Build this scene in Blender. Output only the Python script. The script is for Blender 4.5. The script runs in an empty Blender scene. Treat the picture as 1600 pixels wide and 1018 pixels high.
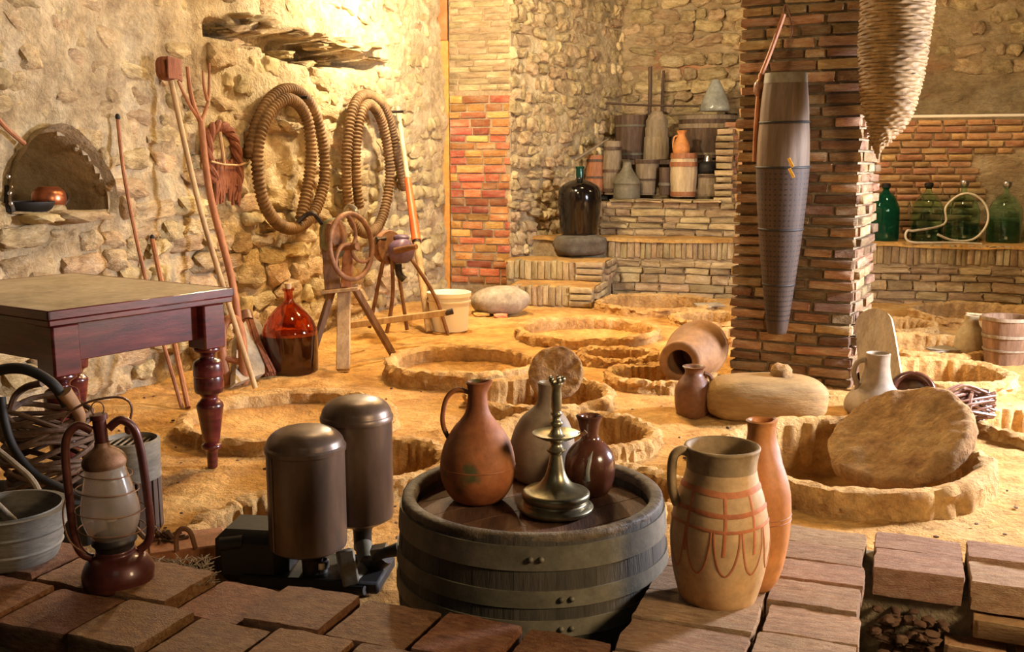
import bpy, bmesh, math, random
import numpy as np
from mathutils import Vector, Matrix
PI = math.pi
C = bpy.context.scene.collection
# ---------------------------------------------------------------- camera, world, lights, exposure
F = 1580.0; H = 1.28; TH = math.atan(249 / F)
cam_d = bpy.data.cameras.new('camera'); cam = bpy.data.objects.new('camera', cam_d); C.objects.link(cam)
cam_d.sensor_width = 36; cam_d.lens = 36 * F / 1600; cam_d.clip_start = .05
cam.location = (0, 0, H); cam.rotation_euler = (PI / 2 - TH, 0, 0)
bpy.context.scene.camera = cam
vs = bpy.context.scene.view_settings
bpy.context.scene.display_settings.display_device = 'sRGB'
vs.view_transform = 'Standard'; vs.look = 'None'; vs.exposure = 0.0; vs.gamma = 1; vs.use_curve_mapping = False
w = bpy.data.worlds.new('cellar_air'); bpy.context.scene.world = w; w.use_nodes = True
w.node_tree.nodes['Background'].inputs[0].default_value = (1, .72, .48, 1)
w.node_tree.nodes['Background'].inputs[1].default_value = .015
def lamp(name, kind, loc, energy, col, size=.2, target=None, spot=None, sy=None):
    d = bpy.data.lights.new(name, kind); d.energy = energy; d.color = col
    if kind == 'AREA':
        d.size = size
        if sy: d.shape = 'RECTANGLE'; d.size_y = sy
    else: d.shadow_soft_size = size
    if spot: d.spot_size = math.radians(spot); d.spot_blend = .7
    o = bpy.data.objects.new(name, d); C.objects.link(o); o.location = loc
    if target is not None:
        o.rotation_euler = (Vector(target) - Vector(loc)).to_track_quat('-Z', 'Y').to_euler()
    return o
WARM = (1, .60, .21)
lamp('hose_lamp', 'POINT', (-.45, 8.1, 2.75), 400, (1, .80, .52), .10)
lamp('floor_lamp_warm', 'SPOT', (.6, 7.0, 3.3), 540, WARM, .15, (.2, 6.5, 0), 112)
lamp('alcove_lamp', 'POINT', (1.0, 9.4, 2.9), 70, (1, .78, .46), .12)
lamp('ledge_lamp', 'POINT', (3.7, 8.6, 2.7), 95, (1, .68, .36), .12)
lamp('table_side_fill', 'POINT', (-.5, 5.2, 3.1), 115, (1, .68, .34), .15)  # unseen helper over the table, placed to brighten column front and tabletop
lamp('window_light', 'AREA', (4.5, 4.7, 1.55), 540, (.90, .90, 1), .55, (1.6, 4.2, .1), sy=.8)
lamp('front_right_fill', 'AREA', (2.5, .7, 1.9), 88, (1, .74, .45), .6, (.9, 2.4, .3))  # warm fill from the front right for amphora and bricks; its source is unseen
lamp('camera_side_fill', 'AREA', (-.3, -.6, 2.6), 3, (.95, .95, .85), 1.0, (.1, 2.6, .3))  # added fill from behind the viewer for the barrel front, source unseen
# ---------------------------------------------------------------- pixel helpers (photograph frame 1600 x 1018)
ct, st = math.cos(TH), math.sin(TH)
CAM = Vector((0, 0, H)); FW = Vector((0, ct, -st)); UPV = Vector((0, st, ct))
def ray(x, y):
    u = (x - 800) / F; v = -(y - 509) / F
    return Vector((u, ct + v * st, -st + v * ct))
def G(x, y, z=0.0):
    r = ray(x, y); return CAM + r * ((z - H) / r.z)
def V(x, y, D):
    r = ray(x, y); return CAM + r * (D / r.y)
def dep(p): return (Vector(p) - CAM).dot(FW)
def proj(p):
    q = Vector(p) - CAM; d = q.dot(FW)
    return (800 + F * q.x / d, 509 - F * q.dot(UPV) / d)
WO = Vector((-2.19, 5.78, 0)); WD = Vector((1.47, 4.52, 0)).normalized(); WN = Vector((WD.y, -WD.x, 0))   # left wall line, direction, inward normal
def W(x, y, off=0.0):
    r = ray(x, y); o = WO + WN * off
    return CAM + r * ((o - CAM).dot(WN) / r.dot(WN))
# ---------------------------------------------------------------- noise
def _h(i, j, k): 
    v = np.sin(i * 127.1 + j * 311.7 + k * 74.7) * 43758.5453
    return v - np.floor(v)
def vn(x, y, k=0):
    x = np.asarray(x, float); y = np.asarray(y, float)
    i = np.floor(x); j = np.floor(y); fx = x - i; fy = y - j
    fx = fx * fx * (3 - 2 * fx); fy = fy * fy * (3 - 2 * fy)
    return (_h(i, j, k) * (1 - fx) + _h(i + 1, j, k) * fx) * (1 - fy) + (_h(i, j + 1, k) * (1 - fx) + _h(i + 1, j + 1, k) * fx) * fy - .5
def fbm(x, y, k=0, o=4, g=.5):
    s = 0; a = 1; f = 1
    for n in range(o): s = s + a * vn(x * f, y * f, k + n * 13); a *= g; f *= 2.03
    return s
def sstep(a, b, x):
    t = np.clip((x - a) / (b - a), 0, 1); return t * t * (3 - 2 * t)
R = random.Random(7)
# ---------------------------------------------------------------- materials
def M(name, cols, scale=6, rough=.8, bump=.3, bscale=40, metal=0.0, rand=0.0, hue=0.0, coat=0.0, trans=0.0, ior=1.45, stretch=None, det=5, spots=None, dist=.006, bdet=4, mott=.24):
    m = bpy.data.materials.new(name); m.use_nodes = True; nt = m.node_tree; N = nt.nodes; L = nt.links
    b = N['Principled BSDF']; b.inputs['Roughness'].default_value = rough; b.inputs['Metallic'].default_value = metal
    b.inputs['Coat Weight'].default_value = coat; b.inputs['Coat Roughness'].default_value = .12
    b.inputs['Transmission Weight'].default_value = trans; b.inputs['IOR'].default_value = ior
    tc = N.new('ShaderNodeTexCoord'); oi = N.new('ShaderNodeObjectInfo')
    ad = N.new('ShaderNodeVectorMath'); ad.operation = 'MULTIPLY_ADD'
    L.new(oi.outputs['Random'], ad.inputs[0]); ad.inputs[1].default_value = (37, 53, 29); L.new(tc.outputs['Object'], ad.inputs[2])
    vec = ad.outputs[0]
    if stretch:
        mp = N.new('ShaderNodeMapping'); mp.inputs['Scale'].default_value = stretch; L.new(vec, mp.inputs[0]); vec = mp.outputs[0]
    nz = N.new('ShaderNodeTexNoise'); nz.inputs['Scale'].default_value = scale; nz.inputs['Detail'].default_value = det; nz.inputs['Roughness'].default_value = .62
    L.new(vec, nz.inputs['Vector'])
    rp = N.new('ShaderNodeValToRGB'); els = rp.color_ramp.elements
    n = len(cols)
    while len(els) < n: els.new(.5)
    for i, c in enumerate(cols):
        els[i].position = .28 + .44 * (i / max(1, n - 1)); els[i].color = (*c, 1)
    L.new(nz.outputs['Fac'], rp.inputs[0]); col = rp.outputs[0]
    if spots:
        n2 = N.new('ShaderNodeTexNoise'); n2.inputs['Scale'].default_value = spots[1]; n2.inputs['Detail'].default_value = 6; L.new(vec, n2.inputs['Vector'])
        mr = N.new('ShaderNodeMapRange'); mr.inputs[1].default_value = spots[2]; mr.inputs[2].default_value = spots[2] + spots[3]; L.new(n2.outputs['Fac'], mr.inputs[0])
        mx = N.new('ShaderNodeMix'); mx.data_type = 'RGBA'; L.new(mr.outputs[0], mx.inputs[0]); L.new(col, mx.inputs[6]); mx.inputs[7].default_value = (*spots[0], 1); col = mx.outputs[2]
    if mott and not trans:
        for sc_, lo, hi in ((scale * .45, 1 - mott, 1 + mott * .7), (scale * 5.5, 1 - mott, 1 + mott * .6)):
            n3 = N.new('ShaderNodeTexNoise'); n3.inputs['Scale'].default_value = sc_; n3.inputs['Detail'].default_value = 7; n3.inputs['Roughness'].default_value = .7; L.new(vec, n3.inputs['Vector'])
            r3 = N.new('ShaderNodeMapRange'); r3.inputs[1].default_value = .33; r3.inputs[2].default_value = .67; r3.inputs[3].default_value = lo; r3.inputs[4].default_value = hi; L.new(n3.outputs['Fac'], r3.inputs[0])
            v3 = N.new('ShaderNodeVectorMath'); v3.operation = 'SCALE'; L.new(col, v3.inputs[0]); L.new(r3.outputs[0], v3.inputs['Scale']); col = v3.outputs[0]
    if rand or hue:
        hs = N.new('ShaderNodeHueSaturation')
        m1 = N.new('ShaderNodeMapRange'); m1.inputs[3].default_value = 1 - rand; m1.inputs[4].default_value = 1 + rand; L.new(oi.outputs['Random'], m1.inputs[0]); L.new(m1.outputs[0], hs.inputs['Value'])
        mm = N.new('ShaderNodeMath'); mm.operation = 'MULTIPLY'; mm.inputs[1].default_value = 7.13; L.new(oi.outputs['Random'], mm.inputs[0])
        fr = N.new('ShaderNodeMath'); fr.operation = 'FRACT'; L.new(mm.outputs[0], fr.inputs[0])
        m2 = N.new('ShaderNodeMapRange'); m2.inputs[3].default_value = .5 - hue; m2.inputs[4].default_value = .5 + hue; L.new(fr.outputs[0], m2.inputs[0]); L.new(m2.outputs[0], hs.inputs['Hue'])
        L.new(col, hs.inputs['Color']); col = hs.outputs[0]
    L.new(col, b.inputs['Base Color'])
    if bump:
        nb = N.new('ShaderNodeTexNoise'); nb.inputs['Scale'].default_value = bscale; nb.inputs['Detail'].default_value = bdet; nb.inputs['Roughness'].default_value = .65
        L.new(vec, nb.inputs['Vector']); bp = N.new('ShaderNodeBump'); bp.inputs['Strength'].default_value = bump; bp.inputs['Distance'].default_value = dist
        L.new(nb.outputs['Fac'], bp.inputs['Height']); L.new(bp.outputs[0], b.inputs['Normal'])
    return m
m_sand = M('sand', [(.40, .18, .045), (.61, .33, .09), (.72, .45, .16)], 3.2, .95, 1, 26, dist=.03, bdet=8)
m_clay = M('rim_clay', [(.38, .195, .06), (.62, .365, .125), (.72, .48, .21)], 7, .95, 1, 30, dist=.03, bdet=8, rand=.06)
m_mortar = M('lime_mortar', [(.36, .25, .125), (.58, .44, .25), (.72, .60, .39)], 4.5, .95, 1, 20, dist=.05, bdet=8)
m_stone = M('field_stone', [(.30, .19, .085), (.54, .39, .20), (.70, .56, .34)], 2.6, .9, .9, 9, rand=.2, hue=.012, dist=.03, bdet=8)
m_stone_grey = M('grey_stone', [(.20, .16, .11), (.33, .27, .19), (.45, .38, .28)], 5, .85, .6, 22, rand=.1, dist=.01, bdet=7)
m_brick_orange = M('orange_brick', [(.42, .13, .04), (.56, .22, .075), (.58, .36, .18)], 1.6, .9, .6, 8, rand=.45, hue=.03, dist=.02, bdet=7)
m_brick_dark = M('column_brick', [(.25, .125, .055), (.38, .225, .11), (.48, .37, .23)], 1.3, .9, .8, 8, rand=.45, hue=.02, dist=.03, bdet=7)
m_brick_tan = M('tan_brick', [(.30, .20, .09), (.45, .325, .165), (.56, .44, .26)], 1.6, .92, .5, 8, rand=.25, hue=.012, dist=.02, bdet=7)
m_brick_wall = M('wall_brick', [(.36, .16, .07), (.48, .26, .12), (.58, .40, .22)], 1.6, .9, .5, 8, rand=.28, hue=.02, dist=.02, bdet=7)
m_paver_shaded = M('shaded_paving_brick', [(.16, .052, .016), (.34, .135, .045), (.46, .25, .11)], 7, .5, 1, 26, rand=.16, hue=.012, dist=.012, bdet=8, stretch=(1, 2.6, 1))  # darker copy: shade on the left arm put into the brick colour
m_paver_lit = M('lit_paving_brick', [(.40, .20, .10), (.58, .33, .18), (.66, .45, .28)], 7, .85, 1, 26, rand=.12, hue=.01, dist=.012, bdet=8, stretch=(1, 2.6, 1))  # paler copy: light on the right arm put into the brick colour
m_brick_mortar = M('old_mortar', [(.27, .18, .09), (.40, .29, .16), (.50, .38, .23)], 8, .95, .8, 40, dist=.01)
m_grout = M('dark_grout', [(.15, .11, .06), (.25, .19, .11), (.33, .27, .17)], 8, .95, .8, 40, dist=.01)
m_mahogany = M('mahogany', [(.035, .005, .006), (.095, .012, .012), (.17, .028, .020)], 5, .3, .15, 60, coat=.5, stretch=(1, 1, 7), dist=.002)
m_tabletop = M('worn_tabletop', [(.34, .26, .15), (.48, .385, .24), (.58, .48, .32)], 4, .5, .2, 50, coat=.2, dist=.002)
m_terra = M('terracotta', [(.27, .075, .02), (.37, .12, .035), (.42, .18, .06)], 6, .65, .3, 60, spots=((.11, .095, .03), 9, .60, .08), dist=.003)
m_grey_clay = M('smoked_clay', [(.17, .12, .075), (.27, .20, .13), (.36, .28, .19)], 4, .65, .25, 60, dist=.003)
m_dark_glaze = M('dark_glaze', [(.05, .018, .012), (.13, .045, .025), (.26, .12, .075)], 3.5, .22, .15, 30, coat=.5, dist=.004)
m_brown_clay = M('brown_clay', [(.10, .038, .018), (.17, .07, .032), (.24, .11, .05)], 5, .45, .25, 40, dist=.004)
m_fired = M('fired_jar_clay', [(.17, .08, .03), (.26, .13, .052), (.34, .19, .085)], 4, .7, .3, 50, dist=.004)
m_orange_clay = M('orange_clay', [(.48, .17, .045), (.58, .24, .07), (.62, .30, .11)], 5, .55, .2, 50, dist=.003)
m_brass = M('old_brass', [(.17, .14, .075), (.30, .26, .15), (.42, .37, .24)], 8, .32, .2, 40, metal=.8, dist=.002)
m_rust = M('rusty_iron', [(.13, .055, .026), (.24, .115, .055), (.33, .18, .09)], 12, .65, .35, 60, metal=.35, dist=.003)
m_iron = M('dark_iron', [(.018, .013, .011), (.04, .03, .025), (.09, .065, .05)], 9, .5, .3, 50, metal=.5, dist=.003)
m_lantern_red = M('lantern_red', [(.05, .010, .008), (.095, .02, .013), (.14, .045, .026)], 8, .42, .25, 50, metal=.2, coat=.25, dist=.002)
m_can = M('canister_metal', [(.085, .05, .032), (.135, .085, .055), (.19, .125, .085)], 4, .36, .12, 60, metal=.35, dist=.002, stretch=(1, 1, .3))
m_hoop = M('barrel_hoop', [(.095, .085, .055), (.155, .135, .09), (.215, .185, .13)], 6, .6, .3, 40, metal=.1, dist=.003)
m_oak = M('grey_oak', [(.04, .034, .025), (.072, .06, .042), (.11, .09, .066)], 7, .7, .6, 30, stretch=(3, 3, .35), dist=.004, rand=.15)
m_head = M('barrel_head_wood', [(.08, .034, .016), (.15, .065, .03), (.24, .12, .055)], 6, .72, .35, 40, stretch=(4, .5, 1), dist=.004, rand=.1)
m_wood = M('tool_wood', [(.34, .20, .09), (.48, .31, .15), (.58, .41, .22)], 9, .7, .35, 50, stretch=(3, 3, .4), dist=.003)
m_wood_red = M('red_brown_wood', [(.22, .075, .028), (.34, .13, .05), (.42, .19, .08)], 9, .6, .35, 50, stretch=(3, 3, .4), dist=.003)
m_wood_dark = M('dark_wood', [(.045, .024, .014), (.085, .048, .028), (.14, .085, .05)], 8, .65, .4, 40, stretch=(3, 3, .4), dist=.003, rand=.12)
m_wood_grey = M('weathered_wood', [(.16, .115, .07), (.24, .18, .115), (.32, .25, .165)], 8, .75, .4, 40, stretch=(3, 3, .4), dist=.003, rand=.12)
m_hose = M('rubber_hose', [(.10, .052, .02), (.20, .115, .048), (.30, .185, .085)], 7, .75, .2, 60, dist=.002)
m_straw = M('broom_straw', [(.14, .04, .02), (.24, .08, .035), (.33, .13, .06)], 22, .85, .6, 80, stretch=(4, 4, .5), dist=.004)
m_wicker = M('wicker', [(.13, .073, .024), (.22, .132, .048), (.31, .2, .082)], 14, .7, .3, 60, dist=.003)
m_twig = M('brown_twig', [(.11, .042, .026), (.19, .08, .045), (.28, .14, .085)], 12, .4, .3, 60, coat=.2, dist=.003)
m_vine = M('vine_rope', [(.06, .03, .016), (.115, .06, .033), (.18, .105, .06)], 18, .7, .5, 60, dist=.004)
m_plastic = M('white_plastic', [(.86, .80, .68), (.90, .84, .72)], 4, .45, .05, 40, mott=0)
m_orange_pl = M('orange_plastic', [(.62, .10, .02), (.68, .14, .03)], 4, .45, .05, 40)
m_post = M('orange_post', [(.62, .26, .05), (.72, .34, .08)], 5, .6, .15, 60)
m_green_mach = M('green_paint', [(.10, .10, .05), (.18, .18, .09), (.26, .22, .12)], 9, .5, .3, 40, metal=.2)
m_violet = M('violet_enamel', [(.09, .055, .10), (.15, .095, .18), (.17, .09, .07)], 6, .4, .2, 40)
m_copper = M('copper', [(.40, .12, .05), (.55, .19, .08)], 6, .3, .1, 40, metal=.8)
m_glass_brown = M('brown_glass', [(.72, .22, .045), (.78, .26, .06)], 3, .04, 0, trans=1.0, coat=.3)
m_liquid = M('dark_wine', [(.012, .004, .003), (.02, .007, .005)], 3, .08, 0, coat=.6)
m_glass_green = M('green_glass', [(.72, .95, .80), (.76, .97, .84)], 3, .02, 0, trans=1.0, ior=1.3)
m_glass_deep = M('deep_green_glass', [(.04, .30, .17), (.05, .34, .20)], 3, .03, 0, trans=.9, ior=1.35)
m_glass_black = M('black_bottle_glass', [(.006, .004, .003), (.010, .006, .004)], 3, .12, 0, coat=.3)
m_globe = M('frosted_globe', [(.84, .74, .64), (.88, .80, .70)], 3, .16, 0, trans=.86, ior=1.3)
m_tube_white = M('white_tube', [(.66, .58, .42), (.72, .64, .48)], 5, .4, .05, 40)
m_steel = M('bright_steel', [(.42, .40, .37), (.55, .52, .48)], 6, .3, .1, 40, metal=.9)
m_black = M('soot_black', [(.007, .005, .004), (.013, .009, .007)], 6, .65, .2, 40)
m_basin = M('grey_basin_wood', [(.12, .10, .07), (.20, .17, .125), (.28, .24, .18)], 5, .7, .4, 30, stretch=(1, 1, 4), dist=.004)
m_cream = M('cream_wood', [(.44, .32, .17), (.54, .41, .24), (.62, .49, .31)], 6, .6, .25, 40, stretch=(3, 3, .4))
m_pewter = M('pewter_glaze', [(.22, .22, .19), (.34, .35, .31), (.42, .44, .40)], 4, .25, .1, 30, coat=.4)
m_yellow = M('yellow_mark', [(.85, .45, .05), (.9, .55, .1)], 4, .5, 0)
m_churn = M('churn_wood', [(.07, .042, .022), (.11, .070, .04), (.15, .10, .06)], 6, .7, .2, 40, stretch=(3, 3, .3), dist=.002)
m_sieve = M('sieve_wood', [(.028, .014, .008), (.048, .026, .015), (.07, .04, .024)], 6, .7, .2, 40, stretch=(3, 3, .3), dist=.002)
m_tan_stone = M('tan_stone', [(.19, .105, .035), (.30, .18, .065), (.38, .25, .10)], 3, .8, .5, 24, dist=.01, stretch=(.5, 1, 2.4))
m_lid = M('lid_clay', [(.22, .10, .035), (.42, .24, .09), (.60, .40, .18)], 7, .95, 1, 22, dist=.05, bdet=8)
m_tub = M('tub_wood', [(.13, .065, .03), (.21, .11, .055), (.29, .165, .085)], 8, .7, .4, 40, stretch=(3, 3, .4), dist=.003)
m_cream_clay = M('cream_clay', [(.30, .22, .11), (.42, .32, .17), (.50, .40, .24)], 5, .7, .3, 40)
m_slate = M('dark_slate', [(.075, .06, .042), (.13, .105, .075), (.19, .155, .115)], 5, .85, .6, 22, dist=.01)
m_rim_wood = M('worn_rim_wood', [(.05, .034, .02), (.115, .08, .047), (.20, .15, .095)], 9, .7, .8, 30, dist=.008)
m_plaster = M('stained_plaster', [(.36, .24, .12), (.48, .35, .19), (.58, .46, .29)], 2.3, .95, 1, 12, dist=.05, bdet=8, stretch=(1, 1, 2), spots=((.50, .22, .10), 1.1, .56, .16))
m_debris = M('floor_debris', [(.05, .025, .013), (.12, .06, .03), (.2, .11, .055)], 10, .9, .5, 40)
# ---------------------------------------------------------------- mesh builder
def cr(pts, n=6, closed=False):
    P = [Vector(p) for p in pts]; out = []; m = len(P)
    rng = m if closed else m - 1
    for i in range(rng):
        if closed: a, b, c, d = P[(i - 1) % m], P[i], P[(i + 1) % m], P[(i + 2) % m]
        else: a, b, c, d = P[max(0, i - 1)], P[i], P[i + 1], P[min(m - 1, i + 2)]
        for k in range(n):
            t = k / n
            out.append(.5 * ((2 * b) + (c - a) * t + (2 * a - 5 * b + 4 * c - d) * t * t + (3 * b - a - 3 * c + d) * t ** 3))
    if not closed: out.append(P[-1])
    return out
def spl(prof, n=5): return [(max(0, p.x), p.y) for p in cr([(r, z, 0) for r, z in prof], n)]
class MB:
    def __init__(s): s.v = []; s.f = []
    def add(s, v, f):
        o = len(s.v); s.v += [tuple(p) for p in v]; s.f += [tuple(i + o for i in q) for q in f]; return s
    def lathe(s, prof, seg=32, c=(0, 0, 0), mat=None, wob=0, seed=0, lip=None, rip=None):
        vs_, fs = [], []; rows = []
        for k, (r, z) in enumerate(prof):
            if r <= 1e-6: rows.append([len(vs_)]); vs_.append(Vector((0, 0, z)))
            else:
                row = []
                for j in range(seg):
                    a = 2 * PI * j / seg; rr = r
                    if wob: rr *= 1 + wob * float(fbm(math.cos(a) * 1.6 + 5 + z * 6, math.sin(a) * 1.6 + z * 4, seed, 3))
                    if rip: rr += rip(a, z, k)
                    p = Vector((rr * math.cos(a), rr * math.sin(a), z))
                    if lip and z > lip[2]:
                        q = max(0, math.cos(a - lip[0])) ** 6 * lip[1] * min(1, (z - lip[2]) / lip[3])
                        p += Vector((math.cos(lip[0]) * q, math.sin(lip[0]) * q, q * .5))
                    row.append(len(vs_)); vs_.append(p)
                rows.append(row)
        for a, b in zip(rows[:-1], rows[1:]):
            if len(a) == 1 and len(b) == 1: continue
            for j in range(seg):
                j2 = (j + 1) % seg
                if len(a) == 1: fs.append((a[0], b[j2], b[j]))
                elif len(b) == 1: fs.append((a[j], a[j2], b[0]))
                else: fs.append((a[j], a[j2], b[j2], b[j]))
        if mat is not None: vs_ = [mat @ p for p in vs_]
        c = Vector(c); return s.add([p + c for p in vs_], fs)
    def tube(s, pts, r, seg=8, closed=False, n=0, rip=None):
        P = cr(pts, n, closed) if n else [Vector(p) for p in pts]
        m = len(P); rad = r if callable(r) else (lambda t: r)
        vs_, fs = [], []; T0 = None; nrm = None
        for i in range(m):
            if closed: T = (P[(i + 1) % m] - P[i - 1])
            else: T = P[min(m - 1, i + 1)] - P[max(0, i - 1)]
            if T.length < 1e-9: T = Vector((0, 0, 1))
            T.normalize()
            if nrm is None:
                nrm = T.orthogonal().normalized()
            else:
                nrm = (T0.rotation_difference(T) @ nrm); nrm = (nrm - T * nrm.dot(T)).normalized()
            T0 = T; bn = T.cross(nrm); rr = rad(i / max(1, m - 1))
            for j in range(seg):
                a = 2 * PI * j / seg; vs_.append(P[i] + (nrm * math.cos(a) + bn * math.sin(a)) * rr)
        for i in range(m if closed else m - 1):
            for j in range(seg):
                i2 = (i + 1) % m; j2 = (j + 1) % seg
                fs.append((i * seg + j, i * seg + j2, i2 * seg + j2, i2 * seg + j))
        if not closed: fs.append(tuple(range(seg - 1, -1, -1))); fs.append(tuple((m - 1) * seg + j for j in range(seg)))
        return s.add(vs_, fs)
    def bar(s, a, b, w_, d_, up=(0, 0, 1)):      # rectangular bar from a to b
        a, b = Vector(a), Vector(b); T = (b - a).normalized(); u = Vector(up)
        x = T.cross(u)
        if x.length < 1e-3: x = T.cross(Vector((1, 0, 0)))
        x.normalize(); y = x.cross(T)
        x *= w_ / 2; y *= d_ / 2; e = min(w_, d_) * .12
        bm = bmesh.new(); q = [bm.verts.new(p + x * i + y * j) for p in (a, b) for i, j in ((-1, -1), (1, -1), (1, 1), (-1, 1))]
        for f in ((3, 2, 1, 0), (4, 5, 6, 7), (0, 1, 5, 4), (1, 2, 6, 5), (2, 3, 7, 6), (3, 0, 4, 7)): bm.faces.new([q[i] for i in f])
        bmesh.ops.bevel(bm, geom=bm.edges[:], offset=e, segments=1, affect='EDGES'); return s.bm(bm)
    def box(s, c, size, rz=0, b=.004, mat=None):
        bm = bmesh.new(); bmesh.ops.create_cube(bm, size=1)
        bmesh.ops.scale(bm, vec=size, verts=bm.verts[:])
        if b: bmesh.ops.bevel(bm, geom=bm.edges[:], offset=b, segments=1, affect='EDGES')
        m = Matrix.Translation(c) @ Matrix.Rotation(rz, 4, 'Z')
        if mat is not None: m = Matrix.Translation(c) @ mat.to_4x4()
        bmesh.ops.transform(bm, matrix=m, verts=bm.verts[:]); return s.bm(bm)
    def bm(s, bm):
        bm.verts.index_update(); s.add([v.co.copy() for v in bm.verts], [[v.index for v in f.verts] for f in bm.faces]); bm.free(); return s
    def poly(s, outline, thick, mat=None):        # outline in xy, extruded along z
        n = len(outline); v = [Vector((x, y, z)) for z in (0, thick) for x, y in outline]
        if mat is not None: v = [mat @ p for p in v]
        f = [tuple(range(n - 1, -1, -1)), tuple(range(n, 2 * n))] + [(i, (i + 1) % n, n + (i + 1) % n, n + i) for i in range(n)]
        return s.add(v, f)
    def rock(s, c, size, seed=0, n=2.6, amp=.12, rot=None, sub=3):
        bm = bmesh.new(); bmesh.ops.create_icosphere(bm, subdivisions=sub, radius=1)
        for v in bm.verts: v.co = rockpt(v.co, seed, n, amp)
        m = Matrix.Translation(c) @ (rot.to_4x4() if rot else Matrix()) @ Matrix.Diagonal((*size, 1))
        bmesh.ops.transform(bm, matrix=m, verts=bm.verts[:]); return s.bm(bm)
    def mesh(s, name, mat, smooth=True, ang=42):
        me = bpy.data.meshes.new(name); me.from_pydata(s.v, [], s.f); me.update()
        if smooth:
            me.polygons.foreach_set('use_smooth', [True] * len(me.polygons)); me.set_sharp_from_angle(angle=math.radians(ang))
        if mat: me.materials.append(mat)
        return me
def rockpt(p, seed, n=2.6, amp=.12):
    p = p.normalized(); q = (abs(p.x) ** n + abs(p.y) ** n + abs(p.z) ** n) ** (-1 / n)
    k = 1 + amp * float(fbm(p.x * 1.7 + seed * 3.1, p.y * 1.7 + p.z * 1.3 + seed, seed, 3)) + amp * .6 * float(vn(p.z * 2.1 + seed, p.x * 1.9 - p.y, seed + 5))
    return p * (q * k)
def obj(name, mb, mat, parent=None, world=False, smooth=True, ang=42, **tags):
    if world and parent is not None:
        o_ = parent.matrix_basis.translation.copy()
        q = parent.parent
        while q is not None: o_ += q.matrix_basis.translation; q = q.parent
        mb.v = [tuple(Vector(p) - o_) for p in mb.v]
    me = mb.mesh(name, mat, smooth, ang); o = bpy.data.objects.new(name, me); C.objects.link(o)
    if parent is not None: o.parent = parent
    for k, v in tags.items(): o[k] = v
    return o
def thing(name, label, cat, loc=(0, 0, 0), rz=0, group=None):
    o = bpy.data.objects.new(name, None); C.objects.link(o); o.location = loc; o.rotation_euler = (0, 0, rz); o.empty_display_size = .1
    o['label'] = label; o['category'] = cat
    if group: o['group'] = group
    return o
def tag(o, label, cat, group=None):
    o['label'] = label; o['category'] = cat
    if group: o['group'] = group
    return o
def place(o, loc):            # move a world-built single mesh so that its origin is its base
    loc = Vector(loc); me = o.data
    for v in me.vertices: v.co -= loc
    o.location = loc; return o
def upright(x, yb, z, prof, D=None):
    """centre point, metres per pixel and metre profile of a round upright object measured in the photograph as (radius px, y px)"""
    r0 = max(prof[0][0], prof[1][0]); p0 = G(x, yb, z) if D is None else V(x, yb, D)
    s_ = dep(p0) / F
    el = math.atan2(H - p0.z, math.hypot(p0.x, p0.y))
    h = Vector((p0.x, p0.y, 0)).normalized(); c = p0 + h * (r0 * s_)
    c.z = z if z is not None else p0.z; s_ = dep(c) / F; yc = proj(c)[1]; k = s_ / math.cos(el)
    return c, s_, [(r * s_, max(0.0, (yc - y) * k)) for r, y in prof]
def copies(meshes, mats, parent, name, cap=300, near=CAM):
    """meshes: list of datablocks, mats: list of (index, matrix). The `cap` that show largest become objects, the rest one stuff mesh"""
    def size(im):
        m_ = im[1]; sc = m_.to_scale(); return -(sc.x * sc.z) / max(.1, (m_.translation - near).length) ** 2
    mats = sorted(mats, key=size)
    protos = {}
    for i, m_ in mats[:cap]:
        if i not in protos: o = protos[i] = bpy.data.objects.new(name, meshes[i])
        else: o = protos[i].copy()
        C.objects.link(o); o.parent = parent; o.matrix_local = m_
    if len(mats) > cap:
        V_, F_ = [], []
        for i, m_ in mats[cap:]:
            me = meshes[i]; o0 = len(V_); V_ += [m_ @ v.co for v in me.vertices]; F_ += [[k + o0 for k in p.vertices] for p in me.polygons]
        mb = MB(); mb.v = [tuple(v) for v in V_]; mb.f = F_
        obj(name + '_field', mb, meshes[0].materials[0], parent, kind='stuff')
def unit_bricks(mat, n=6, amp=.05, cuts=2, ex=11, name='brick'):
    out = []
    for k in range(n):
        bm = bmesh.new(); bmesh.ops.create_cube(bm, size=2)
        bmesh.ops.subdivide_edges(bm, edges=bm.edges[:], cuts=cuts, use_grid_fill=True)
        for v in bm.verts:
            v.co = Vector([(1 if c > 0 else -1) * (.90 if .2 < abs(c) < .9 else abs(c)) for c in v.co]); p = v.co.copy(); L_ = (abs(p.x) ** ex + abs(p.y) ** ex + abs(p.z) ** ex) ** (1 / ex)
            mx = max(abs(p.x), abs(p.y), abs(p.z)); q = p * (mx / L_)
            v.co = .5 * (q + Vector([amp * (R.random() - .5) * 2 for _ in range(3)]))
        mb = MB().bm(bm); out.append(mb.mesh(name, mat, True, 48))
    return out
def unit_stones(mat, n=8, amp=.22, sub=2, name='stone', ex=3.0):
    out = []
    for k in range(n):
        mb = MB().rock((0, 0, 0), (.5, .5, .5), 11 + k * 7, ex, amp, None, sub); out.append(mb.mesh(name, mat, True, 34))
    return out
def frame(o, d, n, s, t, off, w_, dp, h_, roll=0.0):
    """matrix of a unit piece lying on a wall: s along d, t up, off along n; width, depth, height"""
    if (d.x * n.y - d.y * n.x) < 0: d2 = -d
    else: d2 = d
    rot = Matrix((d2, n, Vector((0, 0, 1)))).transposed().to_4x4()
    return Matrix.Translation(o + d * s + n * off + Vector((0, 0, t))) @ rot @ Matrix.Rotation(roll, 4, 'Y') @ Matrix.Diagonal((w_, dp, h_, 1))
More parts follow.
